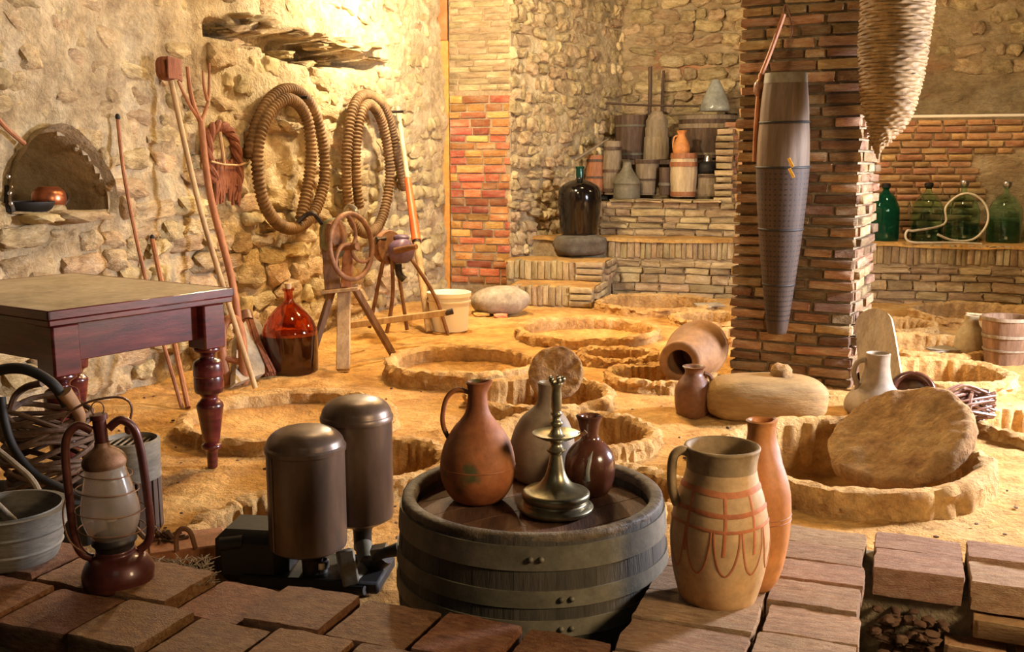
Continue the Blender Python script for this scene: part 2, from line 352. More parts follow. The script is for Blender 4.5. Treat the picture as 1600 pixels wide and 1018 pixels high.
def courses(L_, t0, t1, hh, ww, gap=.008, seed=1, hv=.15, wv=.3, skip=None, start=0.0):
    r = random.Random(seed); out = []; t = t0
    while t < t1 - hh * .4:
        h_ = hh * (1 + hv * (r.random() * 2 - 1)); s = start - ww * r.random() * .8
        while s < L_:
            w_ = ww * (1 + wv * (r.random() * 2 - 1)); a, b = max(s, start), min(s + w_, L_)
            if b - a > ww * .22 and not (skip and skip((a + b) / 2, t + h_ / 2)): out.append(((a + b) / 2, t + h_ / 2, b - a - gap, h_ - gap))
            s += w_
        t += h_
    return out
def wall_grid(o, d, n, L_, t0, t1, res, disp, hole=None):
    """displaced wall skin with a thick back"""
    ns = max(2, int(L_ / res)); nt_ = max(2, int((t1 - t0) / res))
    S, T = np.meshgrid(np.linspace(0, L_, ns), np.linspace(t0, t1, nt_)); D_ = disp(S, T)
    mb = MB(); X = o.x + d.x * S + n.x * D_; Y = o.y + d.y * S + n.y * D_; Z = o.z + T
    mb.v = list(zip(X.ravel().tolist(), Y.ravel().tolist(), Z.ravel().tolist()))
    for i in range(nt_ - 1):
        for j in range(ns - 1):
            if hole and hole((S[i, j] + S[i, j + 1]) / 2, (T[i, j] + T[i + 1, j]) / 2): continue
            a = i * ns + j; mb.f.append((a, a + 1, a + ns + 1, a + ns))
    return mb
# ================================================================ FLOOR AND BURIED VESSELS
PITS = [  # x left, x right, y of the widest line, rim height, rim thickness, depth, label
    (283, 620, 648, .055, .075, .035, 'wide sand-filled clay vessel rim behind the two metal canisters, beside the table leg'),
    (602, 846, 565, .07, .075, .05, 'ring-shaped clay vessel rim right of the wheel stand foot, with a broken outer edge'),
    (805, 1030, 513, .06, .07, .06, 'low clay vessel rim in the middle of the floor, in front of the brick steps'),
    (900, 1030, 553, .045, .07, .07, 'shallow clay vessel rim just behind the standing round stone lid'),
    (724, 958, 614, .055, .07, .16, 'clay vessel rim in which the small round stone lid stands upright'),
    (945, 1120, 584, .05, .07, .10, 'clay vessel rim at the mouth of the fallen jar'),
    (768, 1032, 674, .05, .08, .18, 'clay vessel rim directly behind the jugs on the barrel'),
    (452, 712, 718, .05, .08, .17, 'clay vessel rim between the rear metal canister and the barrel'),
    (826, 1085, 762, .05, .08, .20, 'clay vessel rim between the barrel and the painted amphora'),
    (296, 570, 814, .045, .09, .22, 'open clay vessel rim left of the front metal canister, with a steep pale inner wall'),
    (1118, 1536, 710, .085, .085, .18, 'largest clay vessel rim, with the big round stone lid tilted inside it'),
    (1350, 1578, 581, .055, .08, .14, 'wide clay vessel rim behind the grey jug, right of the brick column'),
    (1345, 1545, 537, .05, .07, .14, 'clay vessel rim in front of the staved tub, partly behind the cream jug'),
    (1345, 1463, 507, .05, .07, .13, 'small clay vessel rim near the right wall, just right of the column'),
    (1425, 1650, 489, .05, .07, .12, 'clay vessel rim at the foot of the wall with the green bottles'),
    (930, 1120, 472, .05, .07, .14, 'clay vessel rim at the foot of the rough wall, right of the steps'),
    (1046, 1176, 495, .045, .07, .12, 'clay vessel rim half hidden by the column, second from the rough wall'),
    (1092, 1206, 523, .045, .07, .12, 'clay vessel rim half hidden by the column, above the fallen jar'),
    (1528, 1790, 664, .04, .07, .14, 'clay vessel rim at the right edge, past the bundle of brown twigs'),
]
PC = []
for xl, xr, yc, h_, th, dp_, lb in PITS:
    a, b = G(xl, yc, h_), G(xr, yc, h_); PC.append(((a.x + b.x) / 2, (a.y + b.y) / 2, (b - a).length / 2, h_, th, dp_, lb))
xs = np.arange(-3.6, 7.2, .024); ys = np.arange(2.45, 12.6, .024); X, Y = np.meshgrid(xs, ys)
Z = .035 * fbm(X * .8, Y * .8, 3, 3) + .014 * fbm(X * 4, Y * 4, 9, 4) + .020 * np.abs(fbm(X * 9, Y * 15, 21, 3)) + .016 * fbm(X * 7, Y * 12, 27, 3)
mo = G(740, 446); Z += .14 * np.exp(-(((X - mo.x) / .9) ** 2 + ((Y - mo.y - .5) / .6) ** 2))
Z += .03 * sstep(6.0, 5.0, Y) * np.abs(fbm(X * 3, Y * 9, 31, 4))
near = np.ones_like(Z)
for cx, cy, ro, h_, th, dp_, lb in PC:
    q = np.hypot(X - cx, Y - cy); near = np.minimum(near, sstep(ro - .1, ro + .35, q))
Z = Z * (.25 + .75 * near) - .01
for cx, cy, ro, h_, th, dp_, lb in PC:
    q = np.hypot(X - cx, Y - cy); Z += .006 * np.exp(-np.clip(q - ro, 0, 9) / .07) * (q > ro - .1) - .006 * np.exp(-((q - ro - .03) / .05) ** 2)
for cx, cy, ro, h_, th, dp_, lb in PC:
    q = np.hypot(X - cx, Y - cy); k = sstep(ro - .02, ro - th + .004, q)
    Z = np.where(q < ro, Z * (1 - k) + k * (-dp_ + .018 * fbm(X * 5 + cx, Y * 5, 4, 4) + .04 * sstep(ro * .6, ro - th, q)), Z)
mb = MB(); mb.v = list(zip(X.ravel().tolist(), Y.ravel().tolist(), Z.ravel().tolist())); nx = len(xs); ny = len(ys)
mb.f = [(i * nx + j, i * nx + j + 1, i * nx + nx + j + 1, i * nx + nx + j) for i in range(ny - 1) for j in range(nx - 1)]
obj('floor', mb, m_sand, ang=180, kind='structure')
for k, (cx, cy, ro, h_, th, dp_, lb) in enumerate(PC):
    h_ *= 1.25; seg = 168; ri = ro - th; a = np.arange(seg) * 2 * PI / seg
    rj = random.Random(k + 40); jn = [rj.random() * 2 * PI for _ in range(int(14 + ro * 22))]
    nt_ = np.zeros(seg)
    for q in jn: nt_ = np.maximum(nt_, np.exp(-((np.angle(np.exp(1j * (a - q))) * ro / .012) ** 2)))
    fl = lambda f, s_: fbm(np.cos(a) * f + 7 * k, np.sin(a) * f + s_, k + s_, 4)
    prof = [(ri + .03, -dp_ - .06, .2), (ri + .012, -dp_ * .5, .8), (ri + .004, h_ * .3, .7), (ri + .006, h_ * .8, .6), (ri + .02, h_, .5), ((ri + ro) / 2, h_ + .008, .5), (ro - .010, h_ + .003, .7), (ro + .002, h_ * .8, 1.2), (ro - .002, h_ * .45, 1.4), (ro + .002, h_ * .1, 1.3), (ro + .008, -.05, 1), ]
    mb = MB(); rows = []
    for n, (r_, z_, w_) in enumerate(prof):
        rr = r_ + .026 * w_ * fl(8, n * .6) + .016 * fl(1.2, 3) - (.010 * nt_ * w_ if n > 4 else -.008 * nt_ * w_)
        if n < 4: rr = rr + .010 * np.sin(a * (26 + 6 * k % 13) + 2.5 * fl(1.5, 8)) * w_ * (n > 0)
        zz = z_ + .020 * w_ * fl(9, n * .9 + 2) + .02 * fl(1.1, 1) - (.008 * nt_ if 3 < n < 8 else 0)
        rows.append(len(mb.v)); mb.v += [(float(rr[j] * math.cos(a[j])), float(rr[j] * math.sin(a[j])), float(zz[j])) for j in range(seg)]
    for r0, r1 in zip(rows[:-1], rows[1:]):
        mb.f += [(r0 + (j + 1) % seg, r0 + j, r1 + j, r1 + (j + 1) % seg) for j in range(seg)]
    o = obj('buried_vessel_rim', mb, m_clay, ang=38); o.location = (cx, cy, 0); tag(o, lb, 'vessel rim', 'rims of buried clay vessels in the floor')
# ================================================================ LEFT WALL: mortar, stones, niche, crevice
def W2(x, y):
    p = W(x, y); return ((p - WO).dot(WD), p.z)
niche_px = [(14, 330), (12, 300), (22, 258), (42, 226), (66, 206), (88, 203), (112, 216), (136, 242), (154, 275), (165, 305), (164, 330)]
niche = [W2(*q) for q in niche_px]
def inpoly(s, t, poly):
    r = False; j = len(poly) - 1
    for i in range(len(poly)):
        (x1, y1), (x2, y2) = poly[i], poly[j]
        if (y1 > t) != (y2 > t) and s < (x2 - x1) * (t - y1) / (y2 - y1) + x1: r = not r
        j = i
    return r
crev = [W2(*q) for q in [(308, 38), (350, 52), (400, 62), (440, 66), (480, 76), (530, 90), (592, 102)]]
cs = np.array([c[0] for c in crev]); ctt = np.array([c[1] for c in crev])
W0, W1_, WT = -2.6, (V(697, 440, 10.4) - WO).dot(WD) - .02, 3.35
wo = WO + WD * W0
def disp_left(S, T):
    s_ = S + W0
    d = .05 * fbm(s_ * 1.1, T * 1.1, 2, 3) + .055 * fbm(s_ * 4.5, T * 6.5, 5, 4) + .02 * fbm(s_ * 14, T * 18, 6, 2)
    ty = np.interp(s_, cs, ctt); half = .075 * sstep(cs[0] - .05, cs[0] + .3, s_) * sstep(cs[-1] + .1, cs[-1] - .5, s_) * (1 + 1.4 * vn(s_ * 5, T * 2, 8))
    q = np.abs(T - ty + .05 * fbm(s_ * 4, T, 17, 3))
    d = d - .32 * sstep(half + .015, half - .02, q) * (half > .015)
    return d
wl = wall_grid(wo, WD, WN, W1_ - W0, -.15, WT, .032, disp_left, hole=lambda s, t: inpoly(s + W0, t, niche))
wall_left = obj('wall_left', wl, m_mortar, ang=180, kind='structure')
mb = MB(); nr = []
cs_ = sum(q[0] for q in niche) / len(niche); ct_ = min(q[1] for q in niche) + .12
dense = [(p.x, p.y) for p in cr([(s, t, 0) for s, t in niche], 4)]
for n, dd in enumerate((-.06, .0, .12, .26, .4, .55)):
    sc = (1.10, 1.03, .96, .93, .88, .8)[n]; nr.append(len(mb.v))
    for i, (s, t) in enumerate(dense):
        p = wo + WD * (cs_ + (s - cs_) * sc - W0) + WN * (-dd + (.02 * float(fbm(i * .4, n * 1.7, 5)))) ; p.z = ct_ + (t - ct_) * sc + .025 * float(fbm(i * .5, n * 2.2, 9)) * (n > 0); mb.v.append(tuple(p))
m_ = len(dense)
for a, b in zip(nr[:-1], nr[1:]): mb.f += [(a + i, a + (i + 1) % m_, b + (i + 1) % m_, b + i) for i in range(m_)]
mb.f.append(tuple(nr[-1] + i for i in range(m_)))
obj('niche', mb, m_mortar, wall_left, ang=50)
st_meshes = unit_stones(m_stone, 10, .42, 3, ex=4.6)
hoseregion = lambda s, t: inpoly(s, t, niche_big)
niche_big = [(cs_ + (s - cs_) * 1.1, ct_ + (t - ct_) * 1.12 - (.0)) for s, t in niche]
def skipL(s, t):
    if inpoly(s, t, niche_big): return True
    ty = float(np.interp(s, cs, ctt))
    return cs[0] - .1 < s < cs[-1] + .1 and abs(t - ty) < .12
pcs = []
rr = random.Random(5)
for s, t, w_, h_ in courses(W1_ - .06, .02, 3.1, .135, .25, .006, 3, .25, .5, skipL, start=-1.5):
    if t > 1.55 and rr.random() < .12: continue
    if rr.random() < .08: continue
    k = .98 if t < 1.5 else .9; roll = rr.uniform(-.16, .16)
    pcs.append((rr.randrange(10), frame(WO, WD, WN, s, t + rr.uniform(-.03, .03), rr.uniform(-.045, -.008) - .022 * min(1, max(0, (t - .9) / .5)) + .05 * float(fbm(s * 1.1, t * 1.1, 2, 3)), w_ * k * rr.uniform(.85, 1.08), rr.uniform(.09, .15), h_ * k * rr.uniform(.8, 1.15), roll)))
for x0, x1, y0, y1 in ((25, 76, 331, 350), (74, 158, 325, 350)):
    a, b = W2(x0, y1), W2(x1, y0); pcs.append((2, frame(WO, WD, WN, (a[0] + b[0]) / 2, (a[1] + b[1]) / 2, .04, b[0] - a[0], .22, b[1] - a[1])))
copies(st_meshes, pcs, wall_left, 'stone', 296)
slabs = unit_stones(m_stone, 5, .5, 3, 'slab', 4.5); pcs = []
for i in range(30):
    s = cs[0] + (cs[-1] - cs[0]) * rr.random(); ty = float(np.interp(s, cs, ctt))
    pcs.append((i % 5, frame(WO, WD, WN, s, ty + (rr.uniform(.04, .13) if i % 3 else rr.uniform(-.10, .0)), rr.uniform(-.05, .01) - (.20 if i % 3 == 0 else 0), rr.uniform(.10, .30), rr.uniform(.14, .24), rr.uniform(.025, .06), rr.uniform(-.02, .28))))
copies(slabs, pcs, wall_left, 'stone_slab')
# orange post and brick pier at the end of the left wall
PA = V(704, 436, 10.38); PB = V(797, 436, 10.2); PA.z = PB.z = 0; PD = (PB - PA).normalized(); PN = Vector((PD.y, -PD.x, 0)); PL = (PB - PA).length
p = V(698, 430, 10.45); zt = V(692, 64, 10.45).z
mb = MB().box((p.x, p.y, (zt + .02) / 2), (.095, .10, zt - .02), -.1, .008); obj('trim_1', mb, m_post, kind='structure')
mb = MB().box((p.x - .01, p.y, zt + .5), (.10, .12, 1.0), -.1, .008); obj('trim_2', mb, m_brick_orange, kind='structure')
pier = obj('brick_pier', MB().box(tuple(PA + PD * PL / 2 - PN * .30 + Vector((0, 0, 1.6))), (PL, .56, 3.5), math.atan2(PD.y, PD.x), 0), m_brick_mortar, kind='structure')
zb = V(750, 150, 10.3).z
bo = unit_bricks(m_brick_orange); bt = unit_bricks(m_brick_tan); pcs = []
for s, t, w_, h_ in courses(PL, .10, zb, .078, .225, .011, 4, .12, .3): pcs.append((R.randrange(6), frame(PA, PD, PN, s, t, R.uniform(-.07, -.05), w_, .12, h_, R.uniform(-.02, .02))))
copies(bo, pcs, pier, 'brick'); pcs = []
for s, t, w_, h_ in courses(PL, zb + .05, 3.2, .058, .28, .007, 6, .15, .35): pcs.append((R.randrange(6), frame(PA, PD, PN, s, t, R.uniform(-.072, -.062), w_, .12, h_, R.uniform(-.012, .012))))
copies(bt, pcs, pier, 'brick')
# stone wall running back from the pier, and the back wall
def stone_wall(name, a, b, t0, t1, hh, ww, mat_m, stones, dens=1.0, skip=None, seed=1, amp=.05, depth=.12, cap=298, res=.04):
    a, b = Vector(a), Vector(b); d = (b - a).normalized(); n = Vector((d.y, -d.x, 0)); L_ = (b - a).length
    o = obj(name, wall_grid(a, d, n, L_, t0, t1, res, lambda S, T: amp * fbm(S * 1.3, T * 1.3, seed, 3) + amp * .8 * fbm(S * 5, T * 8, seed + 3, 4)), mat_m, ang=180, kind='structure')
    q = random.Random(seed); pcs = []
    for s, t, w_, h_ in courses(L_, t0 + .1, t1 - .05, hh, ww, .006, seed, .3, .45, skip):
        if q.random() > dens: continue
        pcs.append((q.randrange(len(stones)), frame(a, d, n, s, t + q.uniform(-.02, .02), q.uniform(-.05, -.01), w_ * q.uniform(.85, 1.05), q.uniform(.8, 1.2) * depth, h_ * q.uniform(.85, 1.1), q.uniform(-.2, .2))))
    copies(stones, pcs, o, 'stone', cap); return o, a, d, n, L_
WC = Vector((1.27, 12.05, 0))
stone_wall('wall_alcove', (PB.x - .02, PB.y + .02, 0), tuple(WC), 0, 3.5, .125, .17, m_mortar, st_meshes, .93, None, 12, .05, .14)
we = WC + Vector((.957, -.292, 0)) * 6.2
stone_wall('wall_back', tuple(WC), tuple(we), .4, 3.6, .13, .24, m_plaster, st_meshes, .97, lambda s, t: t < 1.2 or (s > 1.75 and t < 2.2) or (s > 1.75 and (s * 7.3 + t * 13.1) % 1 < .4), 15, .08, .12, res=.05)
# ---------------------------------------------------------------- raised ledge, steps, low wall, brick half wall
LD = Vector((.966, -.259, 0)); LN = Vector((-.259, -.966, 0)); L0 = Vector((4.1, 9.44, 0))      # ledge front line, normal towards the room
def Lp(t, off=0.0, z=0.0): return L0 + LD * t - LN * off + Vector((0, 0, z))
def Lt(x, off=0.0):           # parameter where the pixel column x meets the line at the given setback
    u = (x - 800) / F / ct; p = L0 - LN * off
    return (u * p.y - p.x) / (LD.x - u * LD.y)
LZ = .56; t_l, t_r = Lt(905), 2.6
ledge = obj('ledge', MB().box(tuple(Lp((t_l - .75 + t_r) / 2, .62, LZ / 2 - .1)), (t_r - t_l + .75, 1.16, LZ + .17), math.atan2(LD.y, LD.x), .01), m_brick_mortar, kind='structure')
top = obj('ledge_top', wall_grid(Vector((0, 0, 0)), Vector((1, 0, 0)), Vector((0, 1, 0)), 1, 0, 1, .5, lambda S, T: 0 * S), m_sand)
bpy.data.objects.remove(top)
nn = 110; mb = MB(); S, T = np.meshgrid(np.linspace(t_l - .6, t_r, nn), np.linspace(0.0, 1.15, 26)); Zt = LZ + .016 * fbm(S * 4, T * 4, 3, 4) - .03 * sstep(.05, 0, T)
mb.v = [tuple(Lp(float(s), float(t), float(z))) for s, t, z in zip(S.ravel(), T.ravel(), Zt.ravel())]
mb.f = [(i * nn + j, i * nn + j + 1, i * nn + nn + j + 1, i * nn + nn + j) for i in range(25) for j in range(nn - 1)]
obj('earth_top', mb, m_sand, ledge, ang=180)
pcs = []; s = Lt(948)
while s < t_r:
    w_ = R.uniform(.045, .075); pcs.append((R.randrange(6), frame(L0, LD, LN, s + w_ / 2, LZ - .10 + R.uniform(-.012, .006), R.uniform(-.098, -.085), w_ - .003, .14, .19 + R.uniform(-.015, .01), R.uniform(-.04, .04)))); s += w_
copies(bt, pcs, ledge, 'brick'); pcs = []
ts = unit_bricks(m_brick_tan, 6, .09, 3, 16, 'stone')
for s, t, w_, h_ in courses(t_r, -.03, LZ - .2, .075, .26, .008, 8, .35, .4, None, Lt(955)): pcs.append((R.randrange(6), frame(L0, LD, LN, s, t, R.uniform(-.105, -.075), w_, .16, h_, R.uniform(-.06, .06))))
copies(ts, pcs, ledge, 'stone')
steps = obj('brick_steps', MB(), None, kind='structure'); bpy.data.objects.remove(steps)
c1 = G(927, 479); c2 = G(944, 439, .185)
mb = MB(); SL = []
for c, z0, z1, wd, dp_ in ((c1, -.05, .18, .80, 1.1), (c2, .1, .37, 1.0, .9)):
    o = Vector((c.x, c.y, 0)) - LD * wd; mid = o + LD * wd / 2 - LN * dp_ / 2; mb.box((mid.x, mid.y, (z0 + z1 - .012) / 2), (wd - .02, dp_ - .03, z1 - z0 - .012), math.atan2(LD.y, LD.x), .01); SL.append((o, wd, z0, z1, c))
steps = obj('brick_steps', mb, m_brick_mortar, kind='structure'); pcs = []
for o, wd, z0, z1, c in SL:
    z0 = max(z0, z1 - .19); s = .03
    while s < wd * .66:
        w_ = R.uniform(.05, .075); pcs.append((R.randrange(6), frame(o, LD, LN, s + w_ / 2, (z0 + z1) / 2 + R.uniform(-.006, .006), R.uniform(-.062, -.05), w_ - .003, .13, z1 - z0 - .005, R.uniform(-.03, .03)))); s += w_
    for k in range(3):
        hk = (z1 - z0) / 3; pcs.append((k, frame(o, LD, LN, wd - (wd - s) / 2, z0 + hk * (k + .5), -.05, wd - s - .01, .16, hk - .012, R.uniform(-.02, .02))))
    for k in range(3):
        hk = (z1 - z0) / 3
        for j in range(3): pcs.append((k, frame(Vector((c.x, c.y, 0)), -LN, LD, .18 + j * .2, z0 + hk * (k + .5), -.04, .19, .14, hk - .01, R.uniform(-.05, .05))))
copies(bt, pcs, steps, 'brick')
mb = MB()
for o, wd, z0, z1, c in SL:
    S, T = np.meshgrid(np.linspace(0, wd, 24), np.linspace(-.0, .52, 12)); Zt = z1 + .012 * fbm(S * 6, T * 6, 5, 3) - .02 * sstep(.04, 0, T); b0 = len(mb.v)
    mb.v += [tuple(o + LD * float(s) - LN * float(t) + Vector((0, 0, float(z)))) for s, t, z in zip(S.ravel(), T.ravel(), Zt.ravel())]
    mb.f += [(b0 + i * 24 + j, b0 + i * 24 + j + 1, b0 + i * 24 + 25 + j, b0 + i * 24 + 24 + j) for i in range(11) for j in range(23)]
obj('earth_tread', mb, m_sand, steps, ang=180)
# low wall with the shelf on top
OFF = .5; tj = Lt(1121, OFF); tl0 = Lt(905, OFF) - .3; LOW = .915
low = obj('low_wall', MB().box(tuple(Lp((tl0 + tj + .3) / 2, OFF + .6, LOW / 2 + .1)), (tj - tl0 + .3, 1.14, LOW - .22), math.atan2(LD.y, LD.x), .01), m_brick_mortar, kind='structure'); pcs = []
for s, t, w_, h_ in courses(tj + .25, LZ, LOW, .07, .25, .008, 10, .2, .45, None, Lt(935, OFF)): pcs.append((R.randrange(6), frame(L0 - LN * OFF, LD, LN, s, t, R.uniform(-.12, -.09), w_, .2, h_, R.uniform(-.03, .03))))
for s, t, w_, h_ in courses(tj, LOW, LOW + .03, .03, .3, .01, 11, .2, .4, None, Lt(950, OFF)): pcs.append((R.randrange(6), frame(L0 - LN * OFF, LD, LN, s, t - .005, -.09 + R.uniform(-.02, .05), w_, .3, h_ + .01, R.uniform(-.03, .03))))
copies(ts, pcs, low, 'stone')
HW = 1.735; HO = .66; tj = Lt(1121, HO)
half = obj('half_wall', MB().box(tuple(Lp((tj + .05 + t_r) / 2, HO + .15, (LZ + HW) / 2 - .03)), (t_r - tj - .05, .22, HW - LZ), math.atan2(LD.y, LD.x), .01), m_plaster, kind='structure')
bw = unit_bricks(m_brick_wall); pcs = []
tp = Lt(1520, HO); tp2 = Lt(1585, HO)
sk = lambda s, t: (s > tp and t < 1.42) or (s > tp2 and 1.3 < t < 1.6)
for s, t, w_, h_ in courses(t_r, LZ, HW + .02, .066, .21, .012, 21, .1, .35, sk, tj): pcs.append((R.randrange(6), frame(L0 - LN * HO, LD, LN, s, t, R.uniform(-.09, -.07), w_, .14, h_, R.uniform(-.02, .02))))
copies(bw, pcs, half, 'brick'); pcs = []
for k in range(int((HW - .9) / .07)): pcs.append((R.randrange(6), frame(L0 - LN * HO, LD, LN, tj + .02, .9 + k * .07 + .035, R.uniform(-.03, .02), R.uniform(.16, .2), .2, .058, R.uniform(-.05, .05))))
copies(bt, pcs, half, 'end_brick')
# ---------------------------------------------------------------- brick column
ca = math.radians(28); CU = Vector((math.cos(ca), -math.sin(ca), 0)); CN = Vector((-math.sin(ca), -math.cos(ca), 0)); CO = G(1143, 590); CO.z = 0; CL = .69; CDp = .62
cc = CO + CU * CL / 2 - CN * CDp / 2
column = obj('brick_column', MB().box((cc.x, cc.y, 1.5), (CL - .03, CDp - .03, 3.1), -ca, 0), m_grout, kind='structure')
bd = unit_bricks(m_brick_dark, 8, .06); pcs = []; t = .0; q = random.Random(31); row = 0
while t < 2.75:
    h_ = q.uniform(.056, .070); zc = t + h_ / 2; n = 3 if row % 2 else 4; e = [0]
    ws = [q.uniform(.7, 1.3) for _ in range(n)]; tot = sum(ws)
    s = -.012 - q.uniform(0, .022)
    for i, w_ in enumerate(ws):
        w2 = w_ / tot * (CL + .03)
        pcs.append((q.randrange(8), frame(CO, CU, CN, s + w2 / 2, zc, q.uniform(-.058, -.04), w2 - .010, .12, h_ - .013, q.uniform(-.025, .025)))); s += w2
    n = 2 if row % 2 else 3; w2 = (CDp - .02) / n
    for i in range(n): pcs.append((q.randrange(8), frame(CO + CU * CL, -CN, CU, .03 + w2 * (i + .5), zc, q.uniform(-.055, -.03), w2 - .010, .12, h_ - .013, q.uniform(-.03, .03))))
    t += h_; row += 1
copies(bd, pcs, column, 'brick', 290)
# ---------------------------------------------------------------- brick parapet in the foreground
pa = math.radians(21); PU = Vector((math.cos(pa), -math.sin(pa), 0)); PW = Vector((math.sin(pa), math.cos(pa), 0)); PZ = .30
def Q(u, w_, z=0.0): return PU * u + PW * w_ + Vector((0, 0, z))
K = G(965, 997, PZ); ku, kw = K.dot(PU), K.dot(PW)
mb = MB()
def slab(u0, u1, w0, w1, z0, z1): c = Q((u0 + u1) / 2, (w0 + w1) / 2, (z0 + z1) / 2); mb.box(tuple(c), (u1 - u0, w1 - w0, z1 - z0), -pa, .006)
slab(-3.0, ku + .45, kw - .40, kw - .02, -.4, PZ - .055)
slab(ku + .02, ku + .46, kw - .6, kw + .85, -.4, PZ - .055)
wr0 = kw + .59; slab(ku + .46, ku + 2.2, wr0 + .03, wr0 + .28, -.4, PZ - .055)
parapet = obj('brick_parapet', mb, m_grout, kind='structure')
def pavers(mat, n=6, amp=.040):
    out = []
    for k in range(n):
        bm = bmesh.new(); bmesh.ops.create_cube(bm, size=2); bmesh.ops.subdivide_edges(bm, edges=bm.edges[:], cuts=9, use_grid_fill=True)
        for v in bm.verts:
            p = v.co.copy(); ex = 34; L_ = (abs(p.x) ** ex + abs(p.y) ** ex + abs(p.z) ** ex) ** (1 / ex); q = p * (max(abs(p.x), abs(p.y), abs(p.z)) / L_)
            e1 = float(fbm(p.x * 1.5 + k * 9, p.y * 1.5 + p.z, k, 4)); e2 = float(fbm(p.y * 2.5 + k * 5, p.x * 2.5 - p.z * 2, k + 3, 4))
            v.co = .5 * (q + Vector((amp * e1 * 1.6, amp * e2 * 1.6, amp * 2.8 * float(fbm(p.x * 1.3 + 3 * k, p.y * 1.3, k + 7, 5)) + amp * 1.4 * float(vn(p.x * 5 + k, p.y * 5, k)))))
        out.append(MB().bm(bm).mesh('brick', mat, True, 50))
    return out
pv = pavers(m_paver_shaded); pl_ = pavers(m_paver_lit)
def pave(u, w_, lu, lw, z=PZ, hh=.062, roll=0.0, yaw=0.0):
    return Matrix.Translation(Q(u, w_, z - hh / 2)) @ Matrix.Rotation(-pa + yaw, 4, 'Z') @ Matrix.Rotation(roll, 4, 'Y') @ Matrix.Diagonal((lu, lw, hh, 1))
pcs = []; q = random.Random(3)
ed = [ku + .0, ku - .20, ku - .395, ku - .60, ku - .81, ku - 1.0, ku - 1.2, ku - 1.41, ku - 1.6, ku - 1.8, ku - 2.0]
for i in range(len(ed) - 1):
    if i == 4: zz = -.022
    else: zz = q.uniform(-.010, .008)
    pcs.append((q.randrange(6), pave((ed[i] + ed[i + 1]) / 2, kw - .10 + q.uniform(-.006, .006), ed[i] - ed[i + 1] - .015, .190, PZ + zz, .062, q.uniform(-.015, .015), q.uniform(-.02, .02))))
e2 = [ku + .12, ku - .10, ku - .30, ku - .50, ku - .70, ku - .905, ku - 1.1, ku - 1.31, ku - 1.51, ku - 1.72, ku - 1.92]
for i in range(len(e2) - 1):
    pcs.append((q.randrange(6), pave((e2[i] + e2[i + 1]) / 2, kw - .305 + q.uniform(-.006, .006), e2[i] - e2[i + 1] - .015, .190, PZ + q.uniform(-.012, .008), .062, q.uniform(-.015, .015), q.uniform(-.02, .02))))
copies(pv, pcs, parapet, 'brick'); pcs = []
wv = kw - .2
for i in range(7):           # inner column of the right arm (amphora stands here)
    lw = .158; pcs.append((i % 6, pave(ku + .13, wv + lw / 2, .262, lw - .008, PZ + q.uniform(-.005, .005), .062, q.uniform(-.012, .012), q.uniform(-.02, .02)))); wv += lw
wv = kw - .46
for i in range(9):           # outer column
    lw = (.16, .155, .15, .15, .155, .14, .13, .13, .13)[i]; pcs.append((i % 6, pave(ku + .37 + q.uniform(-.006, .006), wv + lw / 2, .20, lw - .010, PZ + q.uniform(-.006, .006), .062, q.uniform(-.012, .012), q.uniform(-.03, .03)))); wv += lw
for j, (w0, lw) in enumerate(((wr0 + .005, .15), (wr0 + .155, .13))):
    u = ku + .485 + .0 * j
    for i in range(7):
        lu = .225 + q.uniform(-.012, .012); pcs.append(((i * 2 + j * 3) % 6, pave(u + lu / 2, w0 + lw / 2 + q.uniform(-.004, .004), lu - .012, lw - .010, PZ + q.uniform(-.005, .005), .075, q.uniform(-.012, .012), q.uniform(-.015, .015)))); u += lu
copies(pl_, pcs, parapet, 'brick'); pcs = []
for j in range(3):
    u = ku + .55 + (.1 if j % 2 else .16)
    while u < ku + 2:
        lu = q.uniform(.16, .23); pcs.append((q.randrange(6), frame(Q(0, wr0 + .01), PU, -PW, u + lu / 2, PZ - .108 - j * .068, q.uniform(-.03, .0), lu - .018, .12, .048, q.uniform(-.04, .04)))); u += lu
for j in range(2):
    for i in range(9): pcs.append((q.randrange(6), frame(Q(0, kw - .40), PU, -PW, ku - 2.0 + i * .21, PZ - .10 - j * .068, q.uniform(-.05, -.02), .195, .12, .052, q.uniform(-.03, .03))))
copies(bw, pcs, parapet, 'brick')
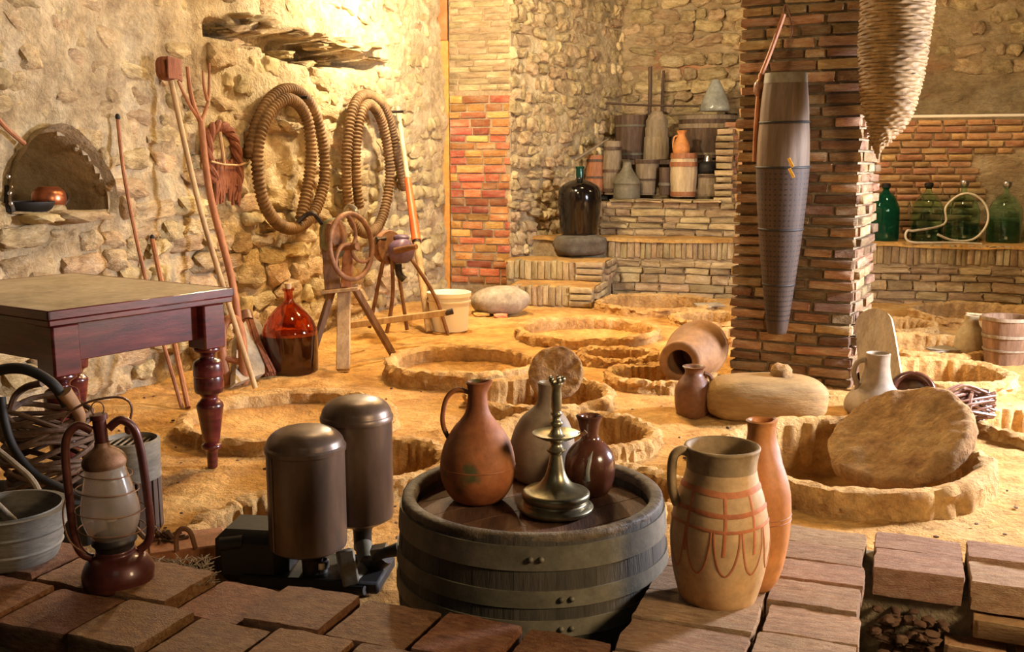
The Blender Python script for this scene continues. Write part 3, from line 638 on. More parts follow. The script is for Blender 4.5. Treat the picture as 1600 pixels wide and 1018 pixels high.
# ================================================================ TABLE
def table():
    na = G(74, 486, .78); na.z = 0; ra = G(366, 449, .78); ra.z = 0
    e = (ra - na).normalized(); f = Vector((-e.y, e.x, 0)); Lt_ = (ra - na).length; Wd_ = 1.12
    t = thing('dining_table', 'dark mahogany table with turned legs and worn tan top by the stone wall', 'table', tuple(na), math.atan2(e.y, e.x))
    X_, Y_ = Lt_, Wd_
    mb = MB().box((X_ / 2, Y_ / 2, .765), (X_ - .012, Y_ - .012, .026), 0, .004); obj('tabletop', mb, m_tabletop, t)
    mb = MB()
    for c, s in (((X_ / 2, .006, .762), (X_, .012, .034)), ((X_ / 2, Y_ - .006, .762), (X_, .012, .034)), ((.006, Y_ / 2, .762), (.012, Y_, .034)), ((X_ - .006, Y_ / 2, .762), (.012, Y_, .034))): mb.box(c, s, 0, .003)
    obj('top_edging', mb, m_mahogany, t)
    obj('lower_leaf', MB().box((X_ / 2, Y_ / 2, .733), (X_ - .01, Y_ - .01, .026), 0, .005), m_mahogany, t)
    i_ = .085
    for c, s in (((X_ / 2, i_, .645), (X_ - 2 * i_, .025, .145)), ((X_ / 2, Y_ - i_, .645), (X_ - 2 * i_, .025, .145)), ((i_, Y_ / 2, .645), (.025, Y_ - 2 * i_, .145)), ((X_ - i_, Y_ / 2, .645), (.025, Y_ - 2 * i_, .145))):
        obj('apron', MB().box(c, s, 0, .003), m_mahogany, t)
    prof = spl([(0, 0), (.019, .0), (.022, .03), (.026, .085), (.040, .095), (.042, .11), (.030, .122), (.036, .14), (.052, .25), (.056, .285), (.040, .305), (.033, .318), (.045, .335), (.060, .345), (.062, .40)], 3) + [(.060, .408), (.063, .412)] + spl([(.063, .412), (.062, .455), (.052, .475), (.032, .487), (.036, .505), (.056, .518), (.056, .53)], 3) + [(0, .53)]
    for x in (i_, X_ - i_):
        for y in (i_, Y_ - i_):
            l = obj('leg', MB().lathe(prof, 28, (x, y, 0)), m_mahogany, t)
            obj('leg_block', MB().box((x, y, .624), (.112, .112, .192), 0, .008), m_mahogany, l)
table()
# ================================================================ THINGS ON AND AGAINST THE LEFT WALL
def ripple(pts_px, off, r, pitch, amp, off2=None):
    n = len(pts_px); P = [W(x, y, off if off2 is None else off + (off2 - off) * i / (n - 1)) for i, (x, y) in enumerate(pts_px)]
    D = cr(P, 14); L_ = [0]
    for a, b in zip(D[:-1], D[1:]): L_.append(L_[-1] + (b - a).length)
    tot = L_[-1]; m = int(tot / pitch * 5); out = []; j = 0
    for i in range(m + 1):
        q = tot * i / m
        while j < len(L_) - 2 and L_[j + 1] < q: j += 1
        out.append(D[j].lerp(D[j + 1], (q - L_[j]) / max(1e-6, L_[j + 1] - L_[j])))
    return MB().tube(out, lambda t: r + amp * math.sin(t * tot / pitch * 2 * PI), 14)
h1 = [(393, 243), (392, 228), (403, 190), (420, 158), (442, 141), (464, 142), (484, 162), (498, 195), (506, 240), (506, 285), (494, 325), (474, 350), (452, 357), (430, 345), (411, 312), (402, 262), (404, 220), (415, 186), (432, 163), (450, 155), (468, 165), (481, 190), (486, 230), (484, 270), (476, 315), (470, 342)]
h2 = [(632, 292), (626, 268), (619, 235), (611, 195), (597, 163), (578, 149), (562, 152), (550, 175), (544, 215), (541, 260), (543, 305), (550, 340), (564, 361), (580, 363), (595, 345), (605, 310), (609, 270), (605, 228), (596, 188), (583, 166), (570, 166), (561, 190), (556, 235), (557, 285), (562, 325)]
for pp, lb, (ex, ey) in ((h1, 'coiled ribbed brown hose on the stone wall, the wider left loop', (393, 243)), (h2, 'coiled ribbed brown hose on the stone wall above the wheel stand, narrower loop', (632, 292))):
    b = W(pp[12][0], pp[12][1], .06); t = thing('ribbed_hose', lb, 'hose', tuple(b), 0, 'ribbed hoses coiled on the wall')
    obj('hose', ripple(pp, .10, .039, .030, .0062, .17), m_hose, t, world=True, ang=80)
    e = W(ex, ey, .07); e2 = W(pp[1][0], pp[1][1], .07); d = (e - e2).normalized()
    obj('end_collar', MB().tube([e - d * .16, e + d * .02], .043, 14), m_hose, t, world=True)
    q = W(pp[4][0], pp[4][1] + 12, 0); obj('wall_peg', MB().tube([q - WN * .05, q + WN * .2], .012, 8), m_iron, t, world=True)
def lean(xf, yf, xt, yt, off=.05, off_f=None):
    f = G(xf, yf, 0) if off_f is None else W(xf, yf, off_f); return f, W(xt, yt, off)
def along(a, b, xs_): return [a.lerp(b, q) for q in xs_]
# brush with a pale pole
f, tp_ = lean(399, 606, 266, 122, .10); t = thing('chimney_brush', 'long pale pole with a square reddish straw brush head, leaning on the wall', 'brush', tuple(f))
mid = f.lerp(tp_, .55) + Vector((-.03, 0, -.02)); obj('pole', MB().tube([f, mid, tp_], .016, 10, n=10), m_wood, t, world=True)
hd = W(260, 107, .10); d = (tp_ - f).normalized(); mb = MB(); x_ = WD; q = random.Random(2)
s_ = dep(hd) / F; mb.rock((0, 0, 0), (17.5 * s_, 12 * s_, 18 * s_), 4, 3.2, .06, None, 3)
rot = Matrix((WD, WN, Vector((0, 0, 1)))).transposed().to_4x4(); mb.v = [tuple(hd + (rot @ Vector(v))) for v in mb.v]
for k in range(60):
    z = -16 + 32 * (k / 60); a = q.uniform(-1, 1); p0 = hd + WD * (-17 * s_) + WN * (.055) + Vector((0, 0, z * s_)); mb.tube([p0, p0 + WD * 17 * s_ + WN * .012 + Vector((0, 0, q.uniform(-2, 2) * s_)), p0 + WD * 34 * s_ + Vector((0, 0, q.uniform(-3, 3) * s_))], .006, 5)
obj('brush_head', mb, m_straw, t, world=True)
# wooden fork
f, tp_ = lean(381, 594, 314, 190, .10); t = thing('wooden_fork', 'reddish three-pronged branch fork leaning on the wall beside the straw brush', 'fork', tuple(f))
obj('pole', MB().tube([f, f.lerp(tp_, .35) + Vector((.03, 0, 0)), f.lerp(tp_, .7) + Vector((-.02, 0, .02)), tp_], lambda q: .024 - .004 * q, 10, n=8), m_wood_red, t, world=True)
for pp in ([(314, 190), (300, 170), (288, 148), (278, 126)], [(314, 192), (304, 168), (297, 140), (293, 104)], [(314, 190), (321, 172), (326, 150), (327, 98)], [(324, 157), (319, 135), (317, 110)]):
    obj('prong', MB().tube([W(x, y, .10) for x, y in pp], lambda q: (.017 if pp[-1][0] == 293 else .012) - .005 * q, 8, n=6), m_wood_red, t, world=True)
# thin rods
for (xa, ya), (xb, yb_), lb, r_, m_ in (((284, 636), (184, 186), 'thin reddish rod with a dark tip leaning on the wall left of the brush', .011, m_wood_red), ((294, 636), (238, 374), 'short dark red rod leaning on the wall behind the mahogany table', .015, m_wood_red)):
    f, tp_ = lean(xa, ya, xb, yb_, .05); t = thing('leaning_rod', lb, 'rod', tuple(f)); obj('shaft', MB().tube([f, V(228, 437, f.lerp(tp_, .45).y), V(196, 285, f.lerp(tp_, .78).y), tp_] if r_ < .012 else [f, tp_], r_, 8, n=8), m_, t, world=True)
    obj('tip', MB().rock(tp_ + Vector((0, 0, .01)), (.013, .013, .02), 3, 2.4, .2, None, 2), m_black, t, world=True)
# wreath of twisted rope
t = thing('rope_wreath', 'loop of thick reddish brown twisted rope hung on the wall right of the fork', 'rope', tuple(W(350, 320, .04)))
def twist(pp, off, r, k, name, m_=m_straw, closed=False, tw=26):
    D = cr([W(x, y, off) for x, y in pp], 12, closed)
    for j in range(3):
        out = []; N_ = len(D)
        for i in range(N_):
            T = (D[min(N_ - 1, i + 1)] - D[max(0, i - 1)]).normalized(); a1 = T.cross(WN).normalized(); an = i / N_ * tw + j * 2.094
            out.append(D[i] + (a1 * math.cos(an) + WN * math.sin(an)) * r * .55)
        obj(name, MB().tube(out, r * .62, 7), m_, t, world=True)
twist([(334, 282), (326, 255), (324, 225), (330, 205), (342, 196), (356, 203), (366, 222), (371, 250), (372, 275), (368, 294)], .06, .034, 0, 'rope_strand')
mb = MB(); q = random.Random(8)
for k in range(40):
    x = q.uniform(338, 376); mb.tube([W(x, 252 + q.uniform(-3, 3), .05), W(x + q.uniform(-4, 4), 285, .07), W(x + q.uniform(-6, 3), 305 + q.uniform(-12, 16), .06)], .011, 5)
obj('straw_tassel', mb, m_straw, t, world=True); obj('tie_cord', MB().tube([W(330, 252, .10), W(350, 257, .10), W(374, 258, .10), W(385, 254, .09)], .007, 6), m_wood, t, world=True)
obj('hanging_stick', MB().tube([W(343, 206, .07), W(347, 232, .08), W(350, 256, .08)], .012, 7), m_wood, t, world=True)
# pole with orange sleeve
f, tp_ = lean(671, 519, 621, 168, .07); t = thing('sleeved_pole', 'tall leaning pole with an orange plastic sleeve, left of the white bucket', 'pole', tuple(f))
A = [f.lerp(tp_, q) for q in (0, .40, .655, 1)]
obj('lower_pole', MB().tube(A[:2], .030, 12), m_wood, t, world=True); obj('orange_sleeve', MB().tube([A[1] - (A[1] - A[0]) * .06, A[2]], lambda q: .040 - .012 * q, 14), m_orange_pl, t, world=True)
obj('collar', MB().tube([A[1] - (A[1] - A[0]) * .08, A[1] - (A[1] - A[0]) * .02], .036, 12), m_iron, t, world=True); obj('upper_rod', MB().tube(A[2:], .021, 10), m_cream, t, world=True)
# slab, broom and yoke behind the table leg
f = G(383, 598); t_ = W(384, 452, .12); ax = (t_ - f).normalized(); s_ = dep(f) / F
bas = Matrix((WD, WD.cross(ax).normalized(), ax)).transposed().to_4x4()
ol = [(-.15, 0)] + [(.15 * math.cos(a) * (1 if a < PI / 2 else 1), .40 + .17 * math.sin(a)) for a in np.linspace(0, PI, 15)][::1]
ol = [(.16, 0)] + [(float(.15 * math.cos(a)), float(.36 + .2 * math.sin(a))) for a in np.linspace(0, PI, 16)] + [(-.16, 0)]
mb = MB(); mb.poly(ol, .05); mb.v = [tuple(Vector(f) + (bas @ Vector((v[0], v[2], v[1])))) for v in mb.v]
place(tag(obj('stone_slab', mb, m_stone_grey), 'pale grey round-topped slab leaning on the wall behind the two crossing poles', 'slab'), f)
f = G(408, 590); tpt = W(382, 480, .25); t = thing('short_broom', 'red-brown twig broom standing between the slab and the brown demijohn', 'broom', tuple(f))
mb = MB(); q = random.Random(4)
for k in range(90):
    a = q.uniform(0, 2 * PI); rr_ = q.random() ** .5; o = Vector((math.cos(a) * rr_ * .075, math.sin(a) * rr_ * .06, 0)); o2 = Vector((math.cos(a) * rr_ * .028, math.sin(a) * rr_ * .028, 0))
    mb.tube([f + o + Vector((0, .06, .005 + q.random() * .03)), f.lerp(tpt, .55) + o2 * 1.6, f.lerp(tpt, .95) + o2], .0075, 5)
obj('bristles', mb, m_straw, t, world=True); obj('binding', MB().tube([f.lerp(tpt, .8), f.lerp(tpt, .92)], .04, 10), m_twig, t, world=True)
f = G(368, 600); t = thing('wooden_yoke', 'bent brown wooden loop standing beside the table leg, in front of the grey slab', 'yoke', tuple(f))
g = [G(357, 600), V(348, 560, f.y), V(347, 520, f.y + .05), V(356, 500, f.y + .08), V(371, 502, f.y + .08), V(378, 530, f.y + .05), V(380, 565, f.y), G(381, 598)]
obj('bent_frame', MB().tube(g, .028, 9, n=6), m_wood_red, t, world=True); obj('cross_piece', MB().tube([V(352, 560, f.y), V(380, 566, f.y)], .02, 8), m_wood_red, t, world=True)
# ---------------------------------------------------------------- demijohns, bucket, boulder
def jug(name, label, cat, x, yb, z, prof, mat, seg=40, D=None, smooth=4, wob=.012, inner=None, lip=None, rz=0, mouth=True, bname='body', group=None):
    c, s_, pr = upright(x, yb, z, prof, D); pr = [pr[0]] + spl(pr[1:], smooth)
    t = thing(name, label, cat, tuple(c), rz, group)
    if mouth:
        r, zt_ = pr[-1]; th = min(.012, r * .3); pr += [(r - th * .5, zt_ + th * .3), (r - th, zt_)]
        pr += [(max(.004, a - th), b) for a, b in reversed(pr[2:-3]) if b > zt_ * .45]; pr += [(0, pr[-1][1])]
    o = obj(bname, MB().lathe(pr, seg, (0, 0, 0), None, wob, int(x), lip=lip), mat, t, ang=60); return t, s_, c, pr
def glass_body(t, prof, th, mat, name='glass', seg=40):
    inner = [(max(0, r - th), z + (th if i < 2 else 0)) for i, (r, z) in enumerate(prof)]
    return obj(name, MB().lathe(prof + inner[::-1][:-1] + [(0, inner[1][1])], seg), mat, t, ang=60)
def glass_jar(name, label, x, yb, z, prof, mat, fill=None, fillmat=None, th=.006, D=None, group=None, cat='demijohn', fillname='liquid'):
    c, s_, pr = upright(x, yb, z, prof, D); pr = [pr[0]] + spl(pr[1:], 5); t = thing(name, label, cat, tuple(c), 0, group)
    glass_body(t, pr, th, mat)
    if fill:
        zf = fill * pr[-1][1]; ip = [(max(0, r - .0012), zz + (.002 if i < 3 else 0)) for i, (r, zz) in enumerate(pr) if zz < zf]; ip = [(0, ip[1][1])] + ip[1:] + [(ip[-1][0], zf), (0, zf)]
        obj(fillname, MB().lathe(ip, 36), fillmat, t, ang=50)
    return t, s_, pr
t, s_, pr = glass_jar('demijohn', 'large amber-brown demijohn half full of dark wine, left of the wheel stand', 455, 584, 0, [(0, 584), (38, 584), (42, 576), (42.5, 525), (41, 512), (32, 495), (17, 479), (8.5, 472), (7, 466), (7, 456), (9, 455), (9, 452)], m_glass_brown, .44, m_liquid)
z = pr[-1][1]; obj('cork', MB().lathe([(0, z - .02), (.016, z - .02), (.022, z + .02), (.021, z + .032), (0, z + .034)], 14), m_wood, t)
c, s_, pr = upright(702, 519, 0, [(0, 519), (27, 519), (29, 515), (32.5, 463), (34.5, 462), (34.5, 456), (33, 455.5), (31, 458), (27, 510), (0, 512)])
t = thing('bucket', 'white plastic bucket standing on the floor below the orange-sleeved pole', 'bucket', tuple(c)); obj('body', MB().lathe(pr, 36), m_plastic, t, ang=35)
z1 = (pr[4][1]); obj('rim_band', MB().lathe([(pr[3][0] - .002, z1 - .045), (pr[3][0] + .008, z1 - .045), (pr[3][0] + .009, z1 - .035), (pr[3][0], z1 - .033)], 36), m_plastic, t)
a_ = pr[4][0]; obj('bail_handle', MB().tube([(a_ * math.cos(q), a_ * math.sin(q) - .0, z1 - .03 + .035 * math.sin(q)) for q in np.linspace(PI * .02, PI * .98, 18)], .003, 6), m_steel, t)
p = G(782, 494); s_ = dep(p) / F; c = p + Vector((0, .17, 21 * s_)); place(tag(obj('boulder', MB().rock(c, (47 * s_, .2, 22.5 * s_), 8, 2.4, .09, Matrix.Rotation(-.05, 3, 'Y'), 4), m_stone_grey), 'big smooth grey boulder on the floor right of the white bucket', 'boulder'), p)
for k, (x, y, w_) in enumerate(((752, 493, 13), (782, 495, 11))):
    p = G(x, y); s_ = dep(p) / F; place(tag(obj('brick_fragment', MB().rock(p + Vector((0, 0, .012)), (w_ * s_, .05, .018), 5 + k, 5, .1, None, 2), m_brick_orange), ('broken orange brick bit under the left end of the boulder', 'broken orange brick bit under the middle of the boulder')[k], 'brick bit'), p)
# ---------------------------------------------------------------- crusher with spoked wheel on a tripod
Dw = 6.55; t = thing('grape_crusher', 'hand-cranked crusher with a large rusty spoked wheel on a wooden tripod', 'crusher', tuple(G(548, 566)))
vv = lambda x, y, d=0: V(x, y, Dw + d)
obj('tripod_leg', MB().bar(G(536, 578), vv(538, 452, 0), .085, .035, (0, 1, 0)), m_wood, t, world=True)
obj('tripod_leg', MB().bar(G(614, 553), vv(552, 446, .0), .035, .045), m_tub, t, world=True)
obj('tripod_leg', MB().bar(G(484, 566), vv(522, 444, .12), .05, .04), m_tub, t, world=True)
obj('tripod_board', MB().bar(vv(504, 455, .02), vv(562, 449, .02), .16, .02), m_wood, t, world=True)
obj('support_post', MB().bar(vv(520, 452), vv(515, 380, .05), .10, .04, (0, 1, 0)), m_tub, t, world=True)
obj('support_post', MB().bar(vv(541, 450), vv(545, 386, .1), .07, .04, (0, 1, 0)), m_wood_red, t, world=True)
wn = Vector((.86, -.5, .08)).normalized(); wc = vv(549, 385, -.08); wu = (Vector((0, 0, 1)) - wn * wn.z).normalized(); wx = wu.cross(wn).normalized(); wr = 51 * dep(wc) / F
cp = lambda a, r, o=0.0: wc + (wx * math.cos(a) + wu * math.sin(a)) * r + wn * o
wh = obj('wheel_rim', MB().tube([cp(a, wr) for a in np.linspace(0, 2 * PI, 48, endpoint=False)], .0175, 10, True), m_rust, t, world=True)
for k in range(3):
    a0 = k * 2.094 + .5; obj('curved_spoke', MB().tube([cp(a0 + 1.15 * q, wr * (.1 + .88 * q) , .0) for q in np.linspace(0, 1, 12)], .0125, 8), m_rust, wh, world=True)
obj('hub', MB().tube([cp(0, 0, -.16), cp(0, 0, .05)], .024, 12), m_rust, t, world=True)
obj('gear_housing', MB().rock(vv(521, 372, .12), (.085, .11, .13), 2, 3.2, .12, None, 3), m_green_mach, t, world=True)
obj('gear_wheel', MB().lathe([(0, 0), (.085, 0), (.09, .01), (.09, .03), (.085, .04), (0, .04)], 24, vv(521, 365, .0), wn.to_track_quat('Z', 'Y').to_matrix().to_4x4(), rip=lambda a, z, k: .006 * math.sin(a * 14)), m_rust, t, world=True)
obj('crank_arm', MB().tube([vv(503, 349, .0), vv(490, 334, -.05), vv(478, 336, -.05), vv(465, 347, -.08)], .016, 8, n=5), m_iron, t, world=True)
obj('hopper_rim', MB().tube([vv(536, 340, .2), vv(545, 322, .15), vv(556, 330, .1), vv(552, 345, .1)], .018, 8, n=5), m_steel, t, world=True)
# second machine
Dm = 7.75; t = thing('bottling_machine', 'small violet drum machine on thin crossed legs, between the wheel stand and the bucket', 'machine', tuple(G(640, 520)))
vm = lambda x, y, d=0: V(x, y, Dm + d)
for pp in ([vm(634, 392), vm(660, 430), vm(683, 470), G(700, 522)], [vm(602, 398, .1), vm(594, 430, .1), vm(586, 470, .1), vm(577, 512, .1)], [vm(612, 402), vm(614, 450), vm(610, 490), vm(604, 520)], [vm(620, 410, .2), vm(628, 460, .2), vm(634, 500, .2), vm(636, 515, .2)]):
    obj('leg', MB().tube(pp, .015, 8, n=5), m_rust, t, world=True)
obj('frame_arch', MB().tube([vm(595, 428), vm(600, 404), vm(610, 400), vm(617, 420)], .016, 8, n=5), m_rust, t, world=True)
ax = Vector((.75, -.65, .05)).normalized().to_track_quat('Z', 'Y').to_matrix().to_4x4(); s_ = dep(vm(620, 390)) / F
obj('drum', MB().lathe([(0, -.02), (.08, -.02), (.092, 0), (.096, .04), (.092, .09), (.07, .11), (0, .115)], 28, vm(621, 392), ax), m_violet, t, world=True, ang=50)
obj('pulley', MB().lathe([(0, -.02), (.125, -.02), (.13, 0), (.11, .02), (.13, .04), (.125, .05), (0, .05)], 26, vm(604, 386, .06), ax), m_rust, t, world=True, ang=50)
obj('drum_cap', MB().rock(vm(627, 372), (.06, .05, .03), 4, 2.4, .1), m_violet, t, world=True)
obj('spout', MB().tube([vm(618, 392, -.1), vm(634, 388, -.15), vm(651, 385, -.2)], lambda q: .028 - .008 * q, 10), m_rust, t, world=True)
obj('outlet', MB().tube([vm(622, 412), vm(624, 428), vm(632, 437)], .028, 10, n=4), m_iron, t, world=True)
obj('crank', MB().tube([vm(602, 372), vm(588, 374, -.05)], .02, 8), m_iron, t, world=True)
obj('treadle_bar', MB().bar(vm(545, 508, -.7), vm(697, 488, -.3), .03, .045), m_wood, t, world=True)
obj('dark_grip', MB().tube([vm(695, 489, -.3), vm(708, 486, -.3)], .022, 8), m_iron, t, world=True)
# niche contents
nz_ = W(60, 325, -.08); t = thing('copper_pot', 'round copper pot lying in the arched wall niche', 'pot', tuple(nz_))
s_ = dep(W(78, 318, -.1)) / F; obj('pot_body', MB().lathe(spl([(0, 0), (.05, .0), (.085, .04), (.08, .09), (.055, .115), (.05, .12)], 4) + [(.042, .112), (.07, .06), (0, .02)], 28, W(78, 327, -.12)), m_copper, t, world=True)
obj('pot_handle', MB().tube([W(98, 322, -.1), W(106, 312, -.1), W(102, 302, -.12), W(92, 306, -.12)], .008, 7, n=5), m_iron, t, world=True)
p = W(14, 331, .02); t = thing('dark_lamp', 'small black lamp with shiny knobs at the left end of the niche sill', 'lamp', tuple(p))
s_ = dep(p) / F; obj('lamp_body', MB().lathe(spl([(0, 0), (9 * s_, 0), (8 * s_, 10 * s_), (4 * s_, 18 * s_), (3.5 * s_, 30 * s_), (2.5 * s_, 40 * s_), (0, 42 * s_)], 3), 18, p), m_black, t, world=True)
for k, y in enumerate((318, 302, 276)): obj('shiny_knob', MB().rock(W(17 - k * 2, y, .05), (3.5 * s_, 3.5 * s_, 3.5 * s_), k, 2, 0, None, 2), m_steel, t, world=True)
t_ = W(36, 322, -.02); place(tag(obj('dark_pan', MB().lathe(spl([(0, 0), (.10, 0), (.13, .03), (.135, .05), (.12, .035), (0, .02)], 2), 26, W(42, 330, -.08)), m_black), 'flat black pan in the niche, left of the copper pot', 'pan'), W(42, 330, -.08))
place(tag(obj('wall_stick', MB().tube([W(-20, 165, .05), W(10, 200, .05), W(38, 224, .04)], .012, 8, n=5), m_wood_red), 'thin reddish stick fixed to the wall at the upper left of the niche', 'stick'), W(10, 200, .05))
# ================================================================ ALCOVE: things on the ledge and the shelf
def onledge(x, y, off, z=LZ): return G(x, y, z)
t, s_, pr = glass_jar('black_demijohn', 'big black demijohn with green glass neck on the ledge slab', 905, 366, LZ + .045, [(0, 366), (28, 366), (29, 362), (33, 325), (33.5, 305), (29, 292), (16, 284), (7, 281), (5.5, 276), (5.5, 266), (6.5, 264), (6.5, 262)], m_glass_black)
z = pr[-1][1]; obj('green_neck', MB().lathe([(5.2 * s_, z - .10), (6.2 * s_, z - .10), (6.0 * s_, z - .02), (7 * s_, z - .015), (7 * s_, z + .004), (4.5 * s_, z + .004), (4 * s_, z - .1)], 18), m_glass_deep, t)
mb = MB().rock(G(904, 380, LZ - .07) + Vector((0, -.20, 0)), (.26, .20, .11), 6, 3.5, .16, Matrix.Rotation(.26, 3, 'Z'), 4); place(tag(obj('stone_block', mb, m_slate), 'dark grey stone block under the black demijohn at the head of the steps', 'stone'), G(906, 372, LZ))
SZ = LOW + .035
D0 = lambda x, off: (L0 - LN * off + LD * Lt(x, off)).y
def staved(name, label, cat, x, yb, z, prof, mat, hoops, hmat, n=18, D=None, top=None, group=None, seg=54):
    c, s_, pr = upright(x, yb, z, prof, D); t = thing(name, label, cat, tuple(c), 0, group); pr2 = [pr[0]] + spl(pr[1:], 3)
    r, zt_ = pr2[-1]; th = r * .10
    full = pr2 + [(r - th, zt_)] + ([(r - th * 1.1, zt_ - top), (0, zt_ - top)] if top else [(max(.01, pr2[1][0] - th), .03), (0, .03)])
    k_ = seg // n
    obj('staves', MB().lathe(full, seg, rip=lambda a, zz, i: -.0035 if int(round(a / (2 * PI) * seg)) % k_ == 0 else 0), mat, t, ang=30)
    zs = [q[1] for q in pr2]; rs = [q[0] for q in pr2]
    for y0, y1 in hoops:
        za, zb_ = zt_ * y0, zt_ * y1; ra, rb = float(np.interp(za, zs, rs)), float(np.interp(zb_, zs, rs))
        obj('hoop', MB().lathe([(ra - .004, za), (ra + .006, za), (rb + .006, zb_), (rb - .004, zb_)], 40), hmat, t, ang=30)
    return t, s_, c, pr2
staved('keg', 'small pale keg with dark red hoops and staves on the alcove shelf', 'keg', 1067, 307, SZ, [(0, 307), (19, 307), (21.5, 280), (21.5, 265), (19.5, 240)], m_cream, ((.04, .14), (.70, .80), (.88, 1.0)), m_wood_red, 18, top=.02, D=D0(1067, .70))
zk = SZ + .385
t, s_, c, pr = jug('orange_jug', 'bright orange clay jug standing on the small pale keg', 'jug', 1064, 247, zk, [(0, 247), (9, 247), (13, 236), (12, 226), (7, 215), (6, 210), (8, 205)], m_orange_clay, 26, D0(1067, .74))
r_ = lambda x, y: Vector(((x - 1064) * s_, 0, (247 - y) * s_)); obj('handle', MB().tube([r_(1059, 208), r_(1053, 210), (r_(1051, 222)), r_(1053, 233)], .010, 7, n=5), m_orange_clay, t)
t, s_, c, pr = jug('milk_can', 'grey metal can with a conical shoulder at the front of the alcove shelf', 'can', 979, 314, SZ, [(0, 314), (20, 314), (21, 308), (21, 290), (22, 285), (12, 270), (7.5, 262), (7, 254), (9, 252)], m_hoop, 28, D0(979, .58))
for (x, w_, yt, yb, lb) in ((930, 14, 243, 303, 'brown wooden barrel churn at the left end of the shelf, behind the black demijohn'), (956, 14, 222, 300, 'tall brown wooden churn leaning between the alcove wall and the milk can')):
    staved('wooden_churn', lb, 'churn', x, yb, SZ, [(0, yb), (w_ - 1, yb), (w_ + 1, (yb + yt) / 2 + 6), (w_ - 1, yt)], m_wood_red if x < 940 else m_wood_grey, ((.1, .16), (.45, .5), (.84, .9)), m_wood_dark, 12, seg=36, D=D0(x, .72))
staved('wooden_pail', 'grey staved wooden pail between the milk can and the keg', 'pail', 1010, 304, SZ, [(0, 304), (15, 304), (19, 250)], m_wood_grey, ((.06, .12), (.45, .5), (.9, .99)), m_wood_dark, 12, seg=36, D=D0(1010, .75))
staved('squat_tub', 'dark squat wooden tub right of the pale keg, beside the brick jamb', 'tub', 1108, 306, SZ, [(0, 306), (18, 306), (18, 272)], m_wood_grey, ((.05, .14), (.86, .96)), m_wood_dark, 12, seg=36, D=D0(1108, .72))
c = V(1106, 262, D0(1106, .9)); t = thing('black_kettle', 'black kettle with a steel cap on the squat tub beside the jamb', 'kettle', tuple(c)); s_ = dep(c) / F
obj('kettle_body', MB().lathe(spl([(0, -11 * s_), (14 * s_, -11 * s_), (17 * s_, 0), (13 * s_, 8 * s_), (0, 11 * s_)], 3), 24), m_black, t); obj('steel_cap', MB().lathe(spl([(7 * s_, 9 * s_), (6 * s_, 16 * s_), (4 * s_, 20 * s_), (0, 21 * s_)], 3), 18), m_steel, t)
staved('thin_pail', 'narrow dark pail half hidden between the grey pail and the keg', 'pail', 1038, 304, SZ, [(0, 304), (8, 304), (9, 262)], m_wood_dark, ((.4, .5),), m_hoop, 10, seg=30, D=D0(1038, .72))
# upper tier
TZ = V(1040, 249, D0(1040, 1.15)).z; ta, tb = Lt(950, 1.1), Lt(1150, 1.1)
mb = MB().box(tuple(Lp((ta + tb) / 2, 1.32, TZ - .03)), (tb - ta, .5, .05), math.atan2(LD.y, LD.x), .004); sh = tag(obj('plank_shelf', mb, m_wood_dark), 'dark plank shelf behind the keg and pails in the alcove', 'shelf'); place(sh, Lp((ta + tb) / 2, 1.32, LOW))
for q_ in (ta + .05, (ta + tb) / 2, tb - .1): obj('shelf_post', MB().box(tuple(Lp(q_, 1.42, (TZ + LOW) / 2 - .04) - Lp((ta + tb) / 2, 1.32, LOW)), (.07, .07, TZ - LOW - .02), 0, .004), m_wood_dark, sh)
staved('wine_tub', 'dark staved tub on the plank shelf, left of the pale wooden cone', 'tub', 985, 249, TZ, [(0, 249), (22, 249), (26, 182)], m_wood_dark, ((.74, .79), (.1, .15)), m_hoop, 18, D=D0(985, 1.13))
staved('wide_tub', 'wide dark staved tub on the plank shelf beneath the silver flask', 'tub', 1104, 247, TZ, [(0, 247), (40, 247), (45, 182)], m_wood_dark, ((.70, .80), (.1, .15), (.9, .99)), m_wood_grey, 27, D=D0(1104, 1.1), top=.03)
t, s_, c, pr = jug('wooden_cone_stack', 'stepped pale wooden cone between the two dark tubs on the plank shelf', 'cone', 1025, 249, TZ, [(0, 249), (20, 249), (19.5, 230), (19, 215), (17.5, 214), (18, 200), (16.5, 199), (17, 190), (11, 180), (8.5, 176)], m_wood_grey, 26, D0(1025, 1.08), 1)
tt = V(1106, 184, D0(1104, 1.1)); jug('silver_flask', 'silvery glazed pear-shaped flask on the rim of the wide tub', 'flask', 1117, 174, tt.z, [(0, 174), (22, 174), (23, 168), (16, 148), (9, 133), (5, 126)], m_pewter, 30, D0(1117, 1.2), mouth=False)
Dx = D0(1020, 1.35)
place(tag(obj('crossing_stick', MB().tube([V(946, 161, Dx + .1), V(1000, 164, Dx), V(1092, 166, Dx - .1)], .012, 8, n=4), m_wood_dark), 'thin dark stick lying level across the tops of the dark tubs', 'stick'), V(946, 161, Dx + .1))
for (xa, ya, xb, yb, lb, dd) in ((1015, 178, 1016, 104, 'thicker upright stick above the wooden cone, left of the pair', .0), (1034, 178, 1037, 110, 'thin crooked upright stick against the back wall, right of the pair', .25)):
    place(tag(obj('upright_stick', MB().tube([V(xa, ya, Dx + dd), V(xa + 1, (ya + yb) / 2, Dx + dd), V(xb, yb, Dx + dd)], .022 if dd == 0 else .015, 8, n=4), m_wood_dark), lb, 'stick'), V(xa, ya, Dx + dd))
place(tag(obj('sloping_pole', MB().tube([V(898, 250, D0(905, .5)), V(950, 218, D0(950, .9))], .014, 8), m_wood_grey), 'grey pole sloping up from the black demijohn to the dark tub', 'pole'), V(898, 250, D0(905, .5)))
